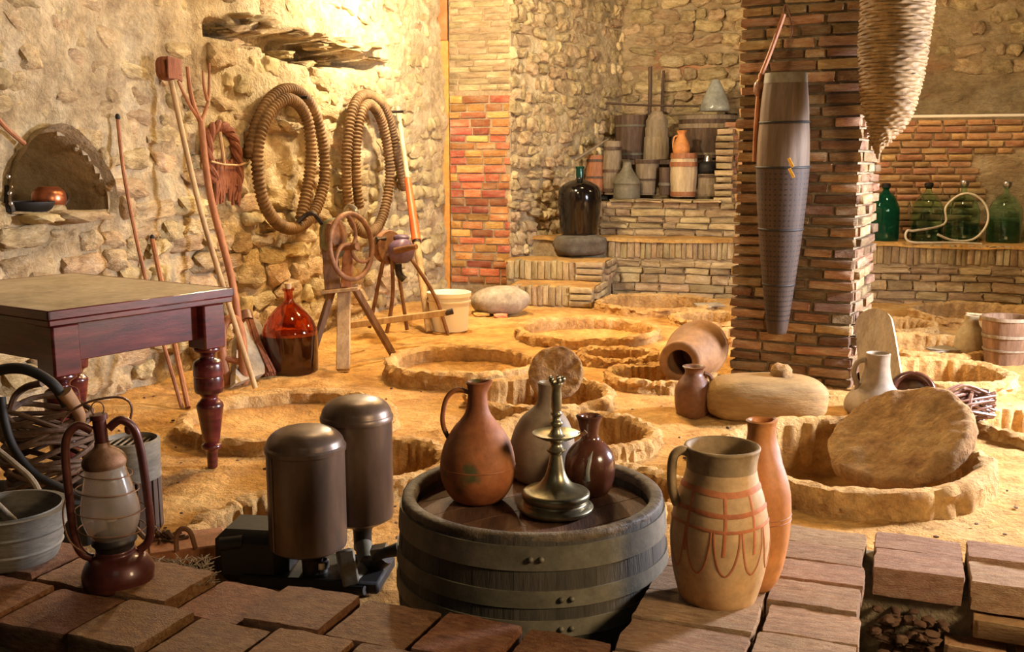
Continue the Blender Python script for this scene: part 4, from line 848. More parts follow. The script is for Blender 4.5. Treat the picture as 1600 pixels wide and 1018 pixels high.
# ================================================================ RIGHT LEDGE: green bottles
gl = 'big glass demijohns on the right brick ledge'
for x, w_, yb, yt, m_, fl, lb in ((1380, 22, 377, 292, m_glass_deep, None, 'dark emerald demijohn on the brick ledge next to the column'), (1446, 24, 378, 291, m_glass_green, .3, 'clear green demijohn with a wide dark stopper, second from the column'), (1501, 25, 379, 288, m_glass_green, .33, 'clear green demijohn inside the loop of the white tube'), (1567, 25, 380, 290, m_glass_green, .45, 'clear green demijohn at the right end of the ledge, past the white tube')):
    c, s_, pr = upright(x, yb, LZ, [(0, yb), (w_ - 2, yb), (w_, yb - 4), (w_, yb - 45), (w_ - 2, yb - 56), (w_ * .6, yb - 70), (6, yb - 77), (4.5, yb - 80), (4.5, yt + 4), (6, yt + 3), (6, yt)])
    pr = [pr[0]] + spl(pr[1:], 4); t = thing('demijohn', lb, 'demijohn', tuple(c), 0, gl); glass_body(t, pr, .005, m_)
    if fl:
        zf = fl * pr[-1][1]; ip = [(max(0, r - .009), zz + (.008 if i < 3 else 0)) for i, (r, zz) in enumerate(pr) if zz < zf]; obj('water', MB().lathe([(0, ip[1][1])] + ip[1:] + [(ip[-1][0], zf), (0, zf)], 30), m_glass_green, t)
    z = pr[-1][1]; obj('stopper', MB().lathe([(0, z - .03), (4 * s_, z - .03), (7 * s_, z + .004), (6 * s_, z + .03), (0, z + .034)], 14), m_black if x < 1460 else m_steel, t)
Db = D0(1480, .12)
pp = [(1534, 383, 0), (1490, 381, 0), (1450, 381, 0), (1424, 380, .0), (1415, 373, .02), (1418, 362, .06), (1430, 362, .12), (1475, 352, .5), (1478, 325, .5), (1500, 306, .45), (1522, 306, .35), (1540, 322, .28), (1544, 345, .2), (1534, 365, .12), (1516, 377, .08), (1488, 377, .1), (1465, 368, .1)]
place(tag(obj('tube_loop', MB().tube([V(x, y - 2, Db + d * .45) for x, y, d in pp], .011, 10, n=6), m_tube_white), 'loop of white plastic tube lying around the clear green demijohns', 'tube'), V(1490, 379, Db))
a, b = Lp(Lt(1392, HO + .1), HO + .1, HW + .035), Lp(t_r, HO + .1, HW + .035)
place(tag(obj('white_pipe', MB().tube([a, b], .016, 8), m_plastic), 'straight white pipe along the top of the brick half wall', 'pipe'), a)
# ================================================================ RIGHT FLOOR: tub, cream jug
staved('staved_tub', 'brown staved tub with a pale rim at the right edge, on the cellar floor', 'tub', 1568, 573, 0, [(0, 573), (28, 573), (34, 520), (36, 494)], m_tub, ((.30, .34), (.58, .64), (.93, 1.0)), m_wood_grey, 18, seg=54)
t, s_, c, pr = jug('cream_jug', 'cream clay jug with a stick across its neck, left of the staved tub', 'jug', 1514, 560, 0, [(0, 560), (20, 560), (23, 540), (20, 520), (12, 508), (10, 500), (11, 493)], m_cream_clay, 30)
obj('crossing_stick', MB().tube([(-.05, -.02, pr[-1][1] if 0 else .30), (.1, 0, .285)], .008, 7), m_wood, t)
# ================================================================ COLUMN: hanging cone, rope, basket
def onface(x, y, off): # on the front face of the column
    r = ray(x, y); o = CO + CN * off; return CAM + r * ((o - CAM).dot(CN) / r.dot(CN))
ptop, pbot = onface(1228, 116, .17), onface(1214, 519, .11); ax = (ptop - pbot); Lc = ax.length; s_ = dep(ptop) / F
t = thing('hanging_churn', 'long grey wooden cone with small holes hanging on the front of the brick column', 'churn', tuple(pbot))
rotc = ax.normalized().to_track_quat('Z', 'Y').to_matrix().to_4x4()
hz = lambda y: (519 - y) / (519 - 116) * Lc
up = spl([(41 * s_, hz(256)), (40 * s_, hz(215)), (38 * s_, hz(188)), (36.5 * s_, hz(160)), (33 * s_, hz(128))], 4)
lo = spl([(14 * s_, 0), (16 * s_, hz(515)), (22 * s_, hz(470)), (29 * s_, hz(410)), (36 * s_, hz(340)), (40 * s_, hz(285)), (41.5 * s_, hz(256))], 4)
obj('upper_staves', MB().lathe(up, 56, (0, 0, 0), rotc, rip=lambda a, z, k: -.003 if int(round(a / (2 * PI) * 56)) % 4 == 0 else 0), m_churn, t, ang=30)
obj('lower_sieve', MB().lathe([(0, -.002)] + lo, 56, (0, 0, 0), rotc), m_sieve, t, ang=40)
obj('rim_band', MB().lathe([(32.5 * s_, hz(129)), (33.5 * s_, hz(129)), (32 * s_, hz(114)), (28 * s_, hz(114)), (28 * s_, hz(126)), (0, hz(126))], 40, (0, 0, 0), rotc), m_hoop, t, ang=30)
for y, rr_ in ((188, 38.2), (256, 41.8), (352, 35.2), (440, 25.6)): obj('band', MB().lathe([(rr_ * s_, hz(y + 2)), ((rr_ + .8) * s_, hz(y + 1)), ((rr_ + .8) * s_, hz(y - 1)), (rr_ * s_, hz(y - 2))], 40, (0, 0, 0), rotc), m_black, t)
mb = MB(); zs = [q[1] for q in lo]; rs = [q[0] for q in lo]
for k in range(30):
    z = hz(265 + k * 8); r_ = float(np.interp(z, zs, rs)) + .0008
    for j in range(30):
        a = 2 * PI * j / 30; c0 = Vector((r_ * math.cos(a), r_ * math.sin(a), z)); tx = Vector((-math.sin(a), math.cos(a), 0)) * .0048; tz = Vector((0, 0, .0040))
        mb.add([rotc @ p for p in (c0 - tx - tz, c0 + tx - tz, c0 + tx + tz, c0 - tx + tz)], [(0, 1, 2, 3)])
obj('sieve_holes', mb, m_black, t, kind='stuff', smooth=False)
for (x, y) in ((1236, 254), (1237, 270)):
    q = onface(x, y, .315 - .05 * (y > 260)); mb = MB().bar(onface(x - 4, y - 7, .315), onface(x + 3, y + 7, .315), .016, .004, CN); obj('yellow_mark', mb, m_yellow, t, world=True)
p0 = onface(1225, 22, .06); t = thing('hanging_stick', 'reddish jointed stick tied to the column by cord, left of the grey cone', 'stick', tuple(onface(1183, 250, .08)))
obj('upper_stick', MB().tube([p0, onface(1205, 78, .09), onface(1189, 118, .10)], .013, 8, n=4), m_wood_red, t, world=True); obj('lower_stick', MB().tube([onface(1190, 115, .10), onface(1186, 150, .10), onface(1182, 200, .10), onface(1180, 252, .09)], .017, 9, n=4), m_wood_red, t, world=True)
obj('cord_knot', MB().rock(onface(1187, 138, .11), (.03, .03, .05), 4, 2.4, .3, None, 3), m_twig, t, world=True)
obj('tie_cord', MB().tube([onface(1222, 20, .03), onface(1228, 8, .02), onface(1238, 45, .03), onface(1233, 60, .03)], .004, 6, n=5), m_twig, t, world=True)
# wicker basket
Dk = 5.45; c0 = V(1372, 240, Dk); s_ = dep(c0) / F; t = thing('hanging_basket', 'long pointed wicker basket hanging beside the lit side of the brick column', 'basket', tuple(c0))
axp = [V(1372, 240, Dk), V(1375, 222, Dk), V(1386, 190, Dk), V(1391, 150, Dk), V(1393, 100, Dk), V(1399, 50, Dk), V(1401, 0, Dk), V(1404, -70, Dk), V(1406, -120, Dk)]; ar = [2, 13, 30, 41, 47.5, 50.5, 52, 52, 50]
D_ = cr(axp, 14); Rr = [p.x for p in cr([(r, 0, 0) for r in ar], 14)]; mb = MB(); sg = 104; rows = []
N_ = len(D_); tot = sum((b - a).length for a, b in zip(D_[:-1], D_[1:])); nrow = int(tot / .0185)
acc = [0]
for a, b in zip(D_[:-1], D_[1:]): acc.append(acc[-1] + (b - a).length)
for k in range(nrow * 3):
    q = tot * k / (nrow * 3); i = min(N_ - 2, int(np.searchsorted(acc, q, 'right')) - 1); f_ = (q - acc[i]) / max(1e-6, acc[i + 1] - acc[i])
    p = D_[i].lerp(D_[i + 1], f_); r_ = (Rr[i] * (1 - f_) + Rr[i + 1] * f_) * s_; row = k // 3; pr_ = (0, 1, .9)[k % 3]
    rows.append(len(mb.v))
    for j in range(sg):
        a = 2 * PI * j / sg; w_ = math.sin(a * 13 + PI * (row % 2)); rr_ = r_ + (.012 * pr_ * (.78 + .22 * w_) if r_ > .03 else .003 * pr_) + .004 * math.sin(a * 3 + row * .37); mb.v.append((p.x + rr_ * math.cos(a), p.y + rr_ * math.sin(a), p.z + .0045 * math.sin(a * 9 + row * 2.3) * (k % 3 > 0) + .003 * math.sin(row * 1.7 + a * 2)))
for a, b in zip(rows[:-1], rows[1:]): mb.f += [(a + j, a + (j + 1) % sg, b + (j + 1) % sg, b + j) for j in range(sg)]
obj('woven_body', mb, m_wicker, t, world=True, ang=75); obj('tip', MB().rock(c0, (.012, .012, .03), 3, 2.2, .1, None, 2), m_wicker, t, world=True)
# ================================================================ MID FLOOR
p = G(1208, 668); s_ = dep(p) / F; c = p + Vector((0, .17, 36 * s_)); mb = MB().rock((0, 0, 0), (96 * s_, .17, 37 * s_), 3, 3.4, .06, None, 4)
mb.v = [tuple(Vector(v) + c) for v in mb.v]; rs_ = place(tag(obj('smooth_stone', mb, m_tan_stone), 'long rounded tan stone roller lying in front of the brick column', 'stone'), p)
c2 = V(1219, 594, c.y); s_ = dep(c2) / F; place(tag(obj('small_rock', MB().rock(c2 + Vector((0, 0, 7 * s_)), (18 * s_, 16 * s_, 20 * s_), 9, 2.6, .3, None, 3), m_lid), 'small lumpy rock sitting on top of the long rounded stone', 'rock'), c2)
# fallen jar
mc = V(1062, 566, 5.72); s_ = dep(mc) / F; ax = Vector((.43, .90, .03)).normalized(); q4 = ax.to_track_quat('Z', 'Y').to_matrix().to_4x4()
pr = spl([(20 * s_, .30), (21 * s_, .05), (20 * s_, 0), (26 * s_, -.008), (33 * s_, .0), (34 * s_, .03), (30 * s_, .05), (33 * s_, .10), (43 * s_, .22), (48 * s_, .36), (44 * s_, .5), (30 * s_, .6), (0, .63)], 4); pr = [(0, .30)] + pr
place(tag(obj('fallen_jar', MB().lathe(pr, 44, mc, q4, .015, 3), m_fired, ang=60), 'big clay jar lying on its side, dark mouth outward, left of the column', 'jar'), G(1085, 606))
t, s_, c, pr = jug('dark_jug', 'small dark brown wide-mouthed jug standing in front of the fallen jar', 'jug', 1082, 656, 0, [(0, 656), (19, 656), (25, 645), (29, 622), (27, 603), (18, 590), (14, 584), (14, 578), (18, 573)], m_brown_clay, 34)
obj('handle', MB().tube([(16 * s_, 0, (650 - 580) * s_), (25 * s_, 0, 66 * s_), (29 * s_, 0, 54 * s_), (26 * s_, 0, 44 * s_)], .012, 8, n=5), m_brown_clay, t)
# grey jug, ring-mouthed jar, paddle
t, s_, c, pr = jug('grey_jug', 'grey clay jug with a wide straight neck behind the big tilted stone lid', 'jug', 1366, 655, 0, [(0, 655), (30, 655), (44, 642), (46, 628), (38, 614), (26, 600), (20, 580), (18.5, 560), (19, 553)], m_grey_clay, 40)
obj('handle', MB().tube([(-19 * s_, 0, 88 * s_), (-31 * s_, 0, 84 * s_), (-36 * s_, 0, 68 * s_), (-30 * s_, 0, 50 * s_), (-30 * s_, 0, 38 * s_)], .014, 8, n=5), m_grey_clay, t)
mc = V(1427, 612, 5.12); s_ = dep(mc) / F; q4 = Vector((-.25, -.85, .45)).normalized().to_track_quat('Z', 'Y').to_matrix().to_4x4()
pr = [(0, -.24), (20 * s_, -.24)] + spl([(28 * s_, -.2), (38 * s_, -.12), (38 * s_, -.05), (34 * s_, 0), (30 * s_, .012), (25 * s_, .0), (24 * s_, -.04), (30 * s_, -.14)], 4) + [(0, -.2)]
place(tag(obj('lying_jar', MB().lathe(pr, 40, mc, q4), m_dark_glaze, ang=60), 'dark glazed jar tipped over with its round mouth showing, right of the grey jug', 'jar'), G(1424, 640))
f = G(1358, 616) + Vector((.07, -.02, 0)); tp_ = V(1361, 482, f.y + .20); ax = (tp_ - f).normalized(); xx = Vector((.80, -.55, 0)).normalized(); yy = ax.cross(xx).normalized(); xx = yy.cross(ax).normalized()
bas = Matrix((xx, yy, ax)).transposed(); Lp_ = (tp_ - f).length; wd = .115
ol = [(-wd, 0), (wd, 0), (wd * .95, Lp_ * .6)] + [(wd * .9 * math.cos(a) , Lp_ * .82 + Lp_ * .18 * math.sin(a)) for a in np.linspace(0, PI, 12)] + [(-wd * .95, Lp_ * .6)]
mb = MB().poly([(float(a), float(b)) for a, b in ol], .045); mb.v = [tuple(f + bas @ Vector((v[0], v[2], v[1]))) for v in mb.v]
place(tag(obj('wooden_paddle', mb, m_cream), 'thick pale round-topped wooden board leaning against the lit side of the column', 'board'), f)
# round stone lids
def disc(name, label, center, normal, r, th, mat, seed, seg=90, bowl=.0):
    n = Vector(normal).normalized(); rot = n.to_track_quat('Z', 'Y').to_matrix(); mb = MB(); rows = []; prof = [(0, 0), (.15, 0), (.3, 0), (.45, 0), (.6, 0), (.7, 0), (.8, 0), (.88, 0), (.94, 0), (.985, -.12), (1.0, -.45), (.985, -.85), (.9, -1), (.5, -1), (0, -1)]
    for k, (q, z) in enumerate(prof):
        if q == 0: rows.append([len(mb.v)]); mb.v.append((0, 0, z * th - (bowl if k == 0 else 0))); continue
        row = []
        for j in range(seg):
            a = 2 * PI * j / seg; rr_ = r * q * (1 + .05 * float(fbm(math.cos(a) * 1.3 + seed, math.sin(a) * 1.3, seed, 4)) + .03 * float(fbm(math.cos(a) * 6, math.sin(a) * 6 + z * 3, seed + 4, 3)) * (q > .8))
            zz = z * th + th * .36 * float(fbm(q * math.cos(a) * 3.2 + seed, q * math.sin(a) * 3.2, seed + 2, 5)) - (bowl * (1 - float(sstep(.45, .72, q + .10 * float(fbm(math.cos(a) * 3 + seed, math.sin(a) * 3, seed + 9, 4))))) if k < 9 else 0); row.append(len(mb.v)); mb.v.append((rr_ * math.cos(a), rr_ * math.sin(a), zz))
        rows.append(row)
    for a, b in zip(rows[:-1], rows[1:]):
        for j in range(seg):
            j2 = (j + 1) % seg
            if len(a) == 1: mb.f.append((a[0], b[j], b[j2]))
            elif len(b) == 1: mb.f.append((a[j2], a[j], b[0]))
            else: mb.f.append((a[j2], a[j], b[j], b[j2]))
    mb.v = [tuple(Vector(center) + rot @ Vector(v)) for v in mb.v]
    return tag(obj(name, mb, mat, ang=55), label, 'stone lid')
c = V(1402, 672, 4.17); vd = (CAM - c).normalized(); rx = Vector((1, 0, 0)); pu = (UPV * .93 - rx * .36).normalized(); pu = (pu - vd * pu.dot(vd)).normalized()
place(disc('round_stone_lid', 'large rough round stone lid tilted inside the biggest floor vessel', c, vd * .60 + pu * .80, 113 * dep(c) / F, .085, m_lid, 3, 150, .022), c)
c = V(868, 581, 5.55); vd = (CAM - c).normalized(); place(disc('round_stone_lid', 'small rough round stone lid standing upright in a floor vessel behind the jugs', c, vd * .93 + UPV * .30 - rx * .2, 44 * dep(c) / F, .045, m_lid, 8, 80), c)
# twig bundle
p = G(1512, 676); t = thing('twig_bundle', 'tangled bundle of shiny brown twigs behind the big stone lid', 'twigs', tuple(p)); q = random.Random(5); mb = MB()
for k in range(150):
    a = V(1462 + q.uniform(-6, 10), 664 + q.uniform(-40, 14), p.y + q.uniform(-.12, .12)); b = V(1548 + q.uniform(-14, 8), 632 + q.uniform(-22, 20), p.y + .1 + q.uniform(-.12, .12)); m_ = a.lerp(b, .5) + Vector((q.uniform(-.03, .03), q.uniform(-.05, .05), q.uniform(-.02, .06)))
    mb.tube([a, m_, b], q.uniform(.005, .0095), 6, n=4)
obj('twigs', mb, m_twig, t, world=True, kind='stuff'); obj('binding', MB().tube([V(1520 + 6 * math.cos(a), 643 + 30 * math.sin(a), p.y + .05 + .14 * math.cos(a)) for a in np.linspace(0, 2 * PI, 20, endpoint=False)], .012, 7, True), m_twig, t, world=True)
# flat fragments and chips
q = random.Random(12)
for (x, y, w_, d_, z, lb) in ((505, 636, 34, .10, -.085, 'thin flat clay shard lying on the sand inside the vessel by the table leg'), (1470, 548, 24, .08, .04, 'flat clay shard on the rim left of the staved tub'), (1108, 478, 22, .12, .05, 'dark flat shard on the rim by the rough wall, next to the column')):
    p = G(x, y, z); s_ = dep(p) / F; place(tag(obj('clay_shard', MB().rock(p + Vector((0, 0, .012)), (w_ * s_, d_, .013), int(x), 4, .3, Matrix.Rotation(.2, 3, 'Z'), 3), m_stone_grey), lb, 'shard'), p)
mb = MB()
for k in range(230):
    x, y = q.uniform(0, 1590), q.uniform(600, 850)
    p = G(x, y); 
    if any(math.hypot(p.x - a[0], p.y - a[1]) < a[2] + .03 for a in PC): continue
    mb.rock(p + Vector((0, 0, .006)), (q.uniform(.004, .012), q.uniform(.004, .010), q.uniform(.003, .007)), k, 3, .3, Matrix.Rotation(q.uniform(0, 3), 3, 'Z'), 1)
tag(obj('floor_crumbs', mb, m_debris, kind='stuff'), 'scattered clay crumbs and chips on the sandy floor', 'crumbs')
# ================================================================ BARREL AND WHAT STANDS ON IT
BC = Vector((.052, 2.5, 0)); BZ = .455; t = thing('half_barrel', 'cut-down grey wooden barrel with wide iron bands holding the jugs', 'barrel', tuple(BC)); NS = 22; sg = NS * 6
bp = spl([(.318, 0), (.338, .12), (.346, .22), (.343, .32), (.333, BZ - .01), (.330, BZ)], 4)
for k in range(NS):
    a0, a1 = 2 * PI * k / NS + .0008, 2 * PI * (k + 1) / NS - .0008; mb = MB(); nn_ = 5; rj = R.uniform(-.001, .001); top_ = R.uniform(-.003, .001); m_ = len(bp)
    for side in (0, 1):
        for (r, z) in bp:
            for j in range(nn_ + 1):
                a = a0 + (a1 - a0) * j / nn_; rr_ = r + rj - side * .030; mb.v.append((rr_ * math.cos(a), rr_ * math.sin(a), z + (top_ + .001 * math.sin(j * 2.1 + k) if z > BZ - .002 else 0)))
    w_ = nn_ + 1; o1 = m_ * w_
    for i in range(m_ - 1):
        for j in range(nn_): a = i * w_ + j; mb.f += [(a, a + 1, a + w_ + 1, a + w_), (o1 + a + 1, o1 + a, o1 + a + w_, o1 + a + w_ + 1)]
        mb.f += [(i * w_, i * w_ + w_, o1 + i * w_ + w_, o1 + i * w_), (i * w_ + nn_ + w_, i * w_ + nn_, o1 + i * w_ + nn_, o1 + i * w_ + nn_ + w_)]
    for j in range(nn_): a = (m_ - 1) * w_ + j; mb.f.append((a, a + 1, o1 + a + 1, o1 + a))
    obj('stave', mb, m_oak, t, ang=40)
zs = [q_[1] for q_ in bp]; rs = [q_[0] for q_ in bp]
for z0, z1 in ((.382, .438), (.296, .335), (.226, .266), (.06, .10)):
    ra, rb = float(np.interp(z0, zs, rs)), float(np.interp(z1, zs, rs)); hp = obj('iron_band', MB().lathe([(ra - .002, z0), (ra + .0045, z0), (rb + .0045, z1), (rb - .002, z1)], 72, wob=.002), m_hoop, t, ang=30)
    for k, da in enumerate((-.05, .02)): a = -PI / 2 + (.02 if z0 > .35 else .22) + da; obj('rivet', MB().rock(((ra + .006) * math.cos(a), (ra + .006) * math.sin(a), (z0 + z1) / 2), (.007, .007, .007), 2, 2, 0, None, 2), m_hoop, hp)
HZ = BZ - .042
obj('worn_rim', MB().lathe(spl([(.3315, BZ - .016), (.333, BZ - .004), (.330, BZ + .005), (.318, BZ + .008), (.304, BZ + .005), (.299, BZ - .004), (.2995, BZ - .02)], 3), 96, wob=.012, seed=5), m_rim_wood, t, ang=80)
for k in range(6):
    x0, x1 = -.298 + k * .0993, -.298 + (k + 1) * .0993 - .003; ol = []
    for x in np.linspace(x0, x1, 6): ol.append((float(x), -math.sqrt(max(.001, .300 ** 2 - min(.0899, x * x)))))
    for x in np.linspace(x1, x0, 6): ol.append((float(x), math.sqrt(max(.001, .300 ** 2 - min(.0899, x * x)))))
    mb = MB().poly(ol, .022); rz = Matrix.Rotation(-.95, 3, 'Z'); mb.v = [tuple(rz @ Vector((v[0], v[1], HZ - .022 + v[2]))) for v in mb.v]; obj('head_plank', mb, m_head, t, smooth=False)
def handle(t, x0, s_, yc, pts, r, mat, yaw=0.0, name='handle'):
    rot = Matrix.Rotation(yaw, 3, 'Z'); obj(name, MB().tube([rot @ Vector(((x - x0) * s_, 0, (yc - y) * s_ / .95)) for x, y in pts], r, 10, n=6), mat, t)
t, s_, c, pr = jug('tall_jug', 'orange-brown jug with long neck and thin handle at the left on the barrel', 'jug', 747, 790, HZ, [(0, 790), (27, 788), (41, 775), (54, 755), (58.5, 734), (57, 713), (51, 693), (40, 674), (28, 660), (20, 649), (16.5, 638), (15, 622), (15.5, 610), (18, 603)], m_terra, 48, None, 5, .008, lip=(-.1, .010, .29, .02))
yc = proj(c)[1]; handle(t, 747, s_, yc, [(733, 617), (716, 613), (701, 624), (694, 646), (694, 668), (703, 688)], .0065, m_terra)
obj('groove_ring', MB().lathe([(58.2 * s_, (yc - 724) * s_), (58.8 * s_, (yc - 722.5) * s_), (58.2 * s_, (yc - 721) * s_)], 48), m_terra, t)
t, s_, c, pr = jug('grey_gourd_jug', 'large grey-brown round jug tilted behind the brass candlestick on the barrel', 'jug', 842, 757, HZ, [(0, 757), (28, 756), (41, 746), (49, 725), (50.5, 702), (46.5, 677), (37, 657), (26, 645), (18.5, 637), (16, 628), (16, 612), (18.5, 602)], m_grey_clay, 44); t.rotation_euler = (0, .10, 0)
t, s_, c, pr = jug('glazed_jug', 'small dark glazed jug with a pinched mouth at the right on the barrel', 'jug', 921, 778, HZ, [(0, 778), (22, 777), (31, 765), (38, 745), (39, 722), (34, 706), (23, 693), (14.5, 686), (13, 676), (15.5, 662), (19.5, 653)], m_dark_glaze, 40, None, 5, .01, lip=(PI + .3, .008, .16, .02))
yc = proj(c)[1]; obj('neck_ring', MB().lathe([(14.5 * s_, (yc - 690) * s_), (16.5 * s_, (yc - 688) * s_), (14.5 * s_, (yc - 686) * s_)], 30), m_black, t)
obj('green_drip', MB().tube([Vector((-.1 * 0 + a * s_, -b * s_, (yc - y) * s_)) for a, b, y in ((4, 20, 692), (0, 29, 700), (-4, 36, 712), (-6, 38.3, 725), (-5, 38.0, 738))], .006, 7, n=5), m_pewter, t)
t, s_, c, pr = jug('candlestick', 'old brass candlestick with a drip saucer and bell foot on the barrel', 'candlestick', 868, 806, HZ, [(0, 806), (20, 805)], m_brass, 8, bname='foot_core')
yc = proj(c)[1]; bpy.data.objects.remove(t.children[0]); k_ = s_ / math.cos(.31); zz = lambda y: (yc - y) * k_
px = [(0, 798), (40, 798), (55, 796), (59, 791), (58, 788), (53, 785), (49, 783), (48, 780), (51, 778), (53, 774), (53, 769), (50, 766), (44, 764), (32, 759), (24, 753), (18, 745), (14, 735), (11.5, 724), (9.5, 714), (9, 710), (11, 708), (14.5, 705), (15, 702), (11, 699), (8.5, 695), (10, 691), (15, 687), (16, 684), (11, 680), (8, 674), (7, 669), (10, 666), (10.5, 662), (7, 658), (6, 654), (8.5, 651), (9, 648), (7, 645), (8, 640), (8.5, 625), (7.5, 612), (9.5, 606), (9.5, 603), (6, 601)]
sm = [(r * s_, zz(y)) for r, y in px]; obj('foot_and_stem', MB().lathe([sm[0]] + spl(sm[1:], 2) + [(0, sm[-1][1])], 44), m_brass, t, ang=35)
obj('drip_saucer', MB().lathe([(8 * s_, zz(685)), (24 * s_, zz(686)), (36 * s_, zz(680)), (37 * s_, zz(678)), (34 * s_, zz(679)), (22 * s_, zz(683)), (8 * s_, zz(682))], 40), m_brass, t, ang=60)
obj('saucer_spout', MB().tube([(34 * s_, 0, zz(681)), (42 * s_, 0, zz(680)), (46 * s_, 0, zz(676))], .006, 8), m_rust, t)
for k in range(3): a = -PI / 2 + .25 + k * 2.094; obj('foot', MB().lathe(spl([(.0, 0), (.005, .002), (.009, .012), (.014, .022)], 3), 12, (48 * s_ * math.cos(a), 48 * s_ * math.sin(a), 0)), m_brass, t)
for k in range(5): a = k * 1.257; obj('crown_bead', MB().rock((10 * s_ * math.cos(a), 10 * s_ * math.sin(a), zz(598)), (4 * s_, 4 * s_, 5 * s_), k, 2, .05, None, 2), m_brass, t)
# ================================================================ PAINTED AMPHORA AND ORANGE JUG
m_amph = M('painted_amphora_clay', [(.48, .24, .085), (.60, .36, .155), (.66, .45, .23)], 5, .6, .15, 50, spots=((.30, .17, .08), 6, .6, .12), dist=.003)
m_band = M('red_slip', [(.52, .15, .05), (.60, .22, .085)], 9, .7, .1, 50)
m_ash = M('ash_clay', [(.20, .13, .06), (.36, .245, .12), (.48, .34, .18)], 7, .7, .3, 50, dist=.003)
AX = 1120; t, s_, c, pr = jug('painted_amphora', 'pale clay pitcher with red painted bands and loops on the brick parapet', 'pitcher', AX, 951, PZ, [(0, 951), (47, 950), (58, 930), (70, 890), (75.5, 848), (74, 815), (66, 780), (57, 757), (53, 741)], m_amph, 60, None, 5, .004, mouth=False)
yc = proj(c)[1]; k_ = s_ / math.cos(.42); AZ = lambda y: (yc - y) * k_
nk = [(53 * s_, AZ(741)), (53.5 * s_, AZ(730)), (56 * s_, AZ(716)), (57.5 * s_, AZ(712)), (56.5 * s_, AZ(709)), (52 * s_, AZ(710)), (49 * s_, AZ(725)), (48 * s_, AZ(760)), (66 * s_, AZ(810)), (0, AZ(880))]
obj('neck', MB().lathe(spl(nk[:-2], 3) + nk[-2:], 60, wob=.004), m_ash, t, ang=60)
handle(t, AX, s_, 951 - 14, [(1072, 716), (1056, 710), (1044, 718), (1041, 740), (1043, 768), (1051, 790)], .0110, m_ash, .15)
zs = [q_[1] for q_ in pr]; rs = [q_[0] for q_ in pr]
def ribbon(pts, wd_, name='painted_band'):
    D = [Vector((a, b, 0)) for a, b in pts]; D = cr([(p.x, p.y, 0) for p in D], 8); mb = MB(); n = len(D)
    for i in range(n):
        T = D[min(n - 1, i + 1)] - D[max(0, i - 1)]; rz_ = float(np.interp(D[i].y, zs, rs)); dx, dz = T.x * rz_, T.y; l_ = math.hypot(dx, dz) + 1e-9; nx_, nz_ = -dz / l_, dx / l_
        for sgn in (-1, 0, 1):
            z = D[i].y + sgn * nz_ * wd_; r_ = float(np.interp(z, zs, rs)) * 1.004 + (.0012 if sgn == 0 else .0004); a = D[i].x + sgn * nx_ * wd_ / rz_; mb.v.append((r_ * math.cos(a), r_ * math.sin(a), z))
    for i in range(n - 1):
        for j in range(2): mb.f.append((i * 3 + j, i * 3 + 3 + j, i * 3 + 4 + j, i * 3 + 1 + j))
    obj(name, mb, m_band, t)
fa = -PI / 2 - .2; full = [fa - 1.6 + 3.4 * q_ / 24 for q_ in range(25)]
for y, wd_ in ((762, .0065), (789, .0052), (810, .0036)): ribbon([(a, AZ(y) - .003 * math.sin(a * 3)) for a in full], wd_)
for k in range(5):
    a0 = fa - 1.28 + k * .58; ribbon([(a0, AZ(810)), (a0 + .02, AZ(835)), (a0 + .1, AZ(862)), (a0 + .25, AZ(874)), (a0 + .4, AZ(862)), (a0 + .5, AZ(835)), (a0 + .53, AZ(810))], .0022, 'painted_loop')
for a0 in (fa - .72, fa + .1, fa + .75): ribbon([(a0, AZ(764)), (a0 + .01, AZ(800)), (a0 - .02, AZ(845))], .0035, 'painted_stripe')
t, s_, c, pr = jug('orange_pitcher', 'smooth orange long-necked pitcher behind the painted amphora on the parapet', 'pitcher', 1178, 926, PZ, [(0, 926), (26, 925), (38, 895), (48, 850), (51, 805), (48, 768), (38, 738), (26, 714), (20, 697), (19.5, 680), (22, 671)], m_orange_clay, 48, None, 5, .006, lip=(.1, .008, .30, .03))
yc = proj(c)[1]
for y in (793, 800): obj('groove_ring', MB().lathe([(50.8 * s_, (yc - y - 1) * s_), (51.9 * s_, (yc - y) * s_), (50.8 * s_, (yc - y + 1) * s_)], 48), m_terra, t)
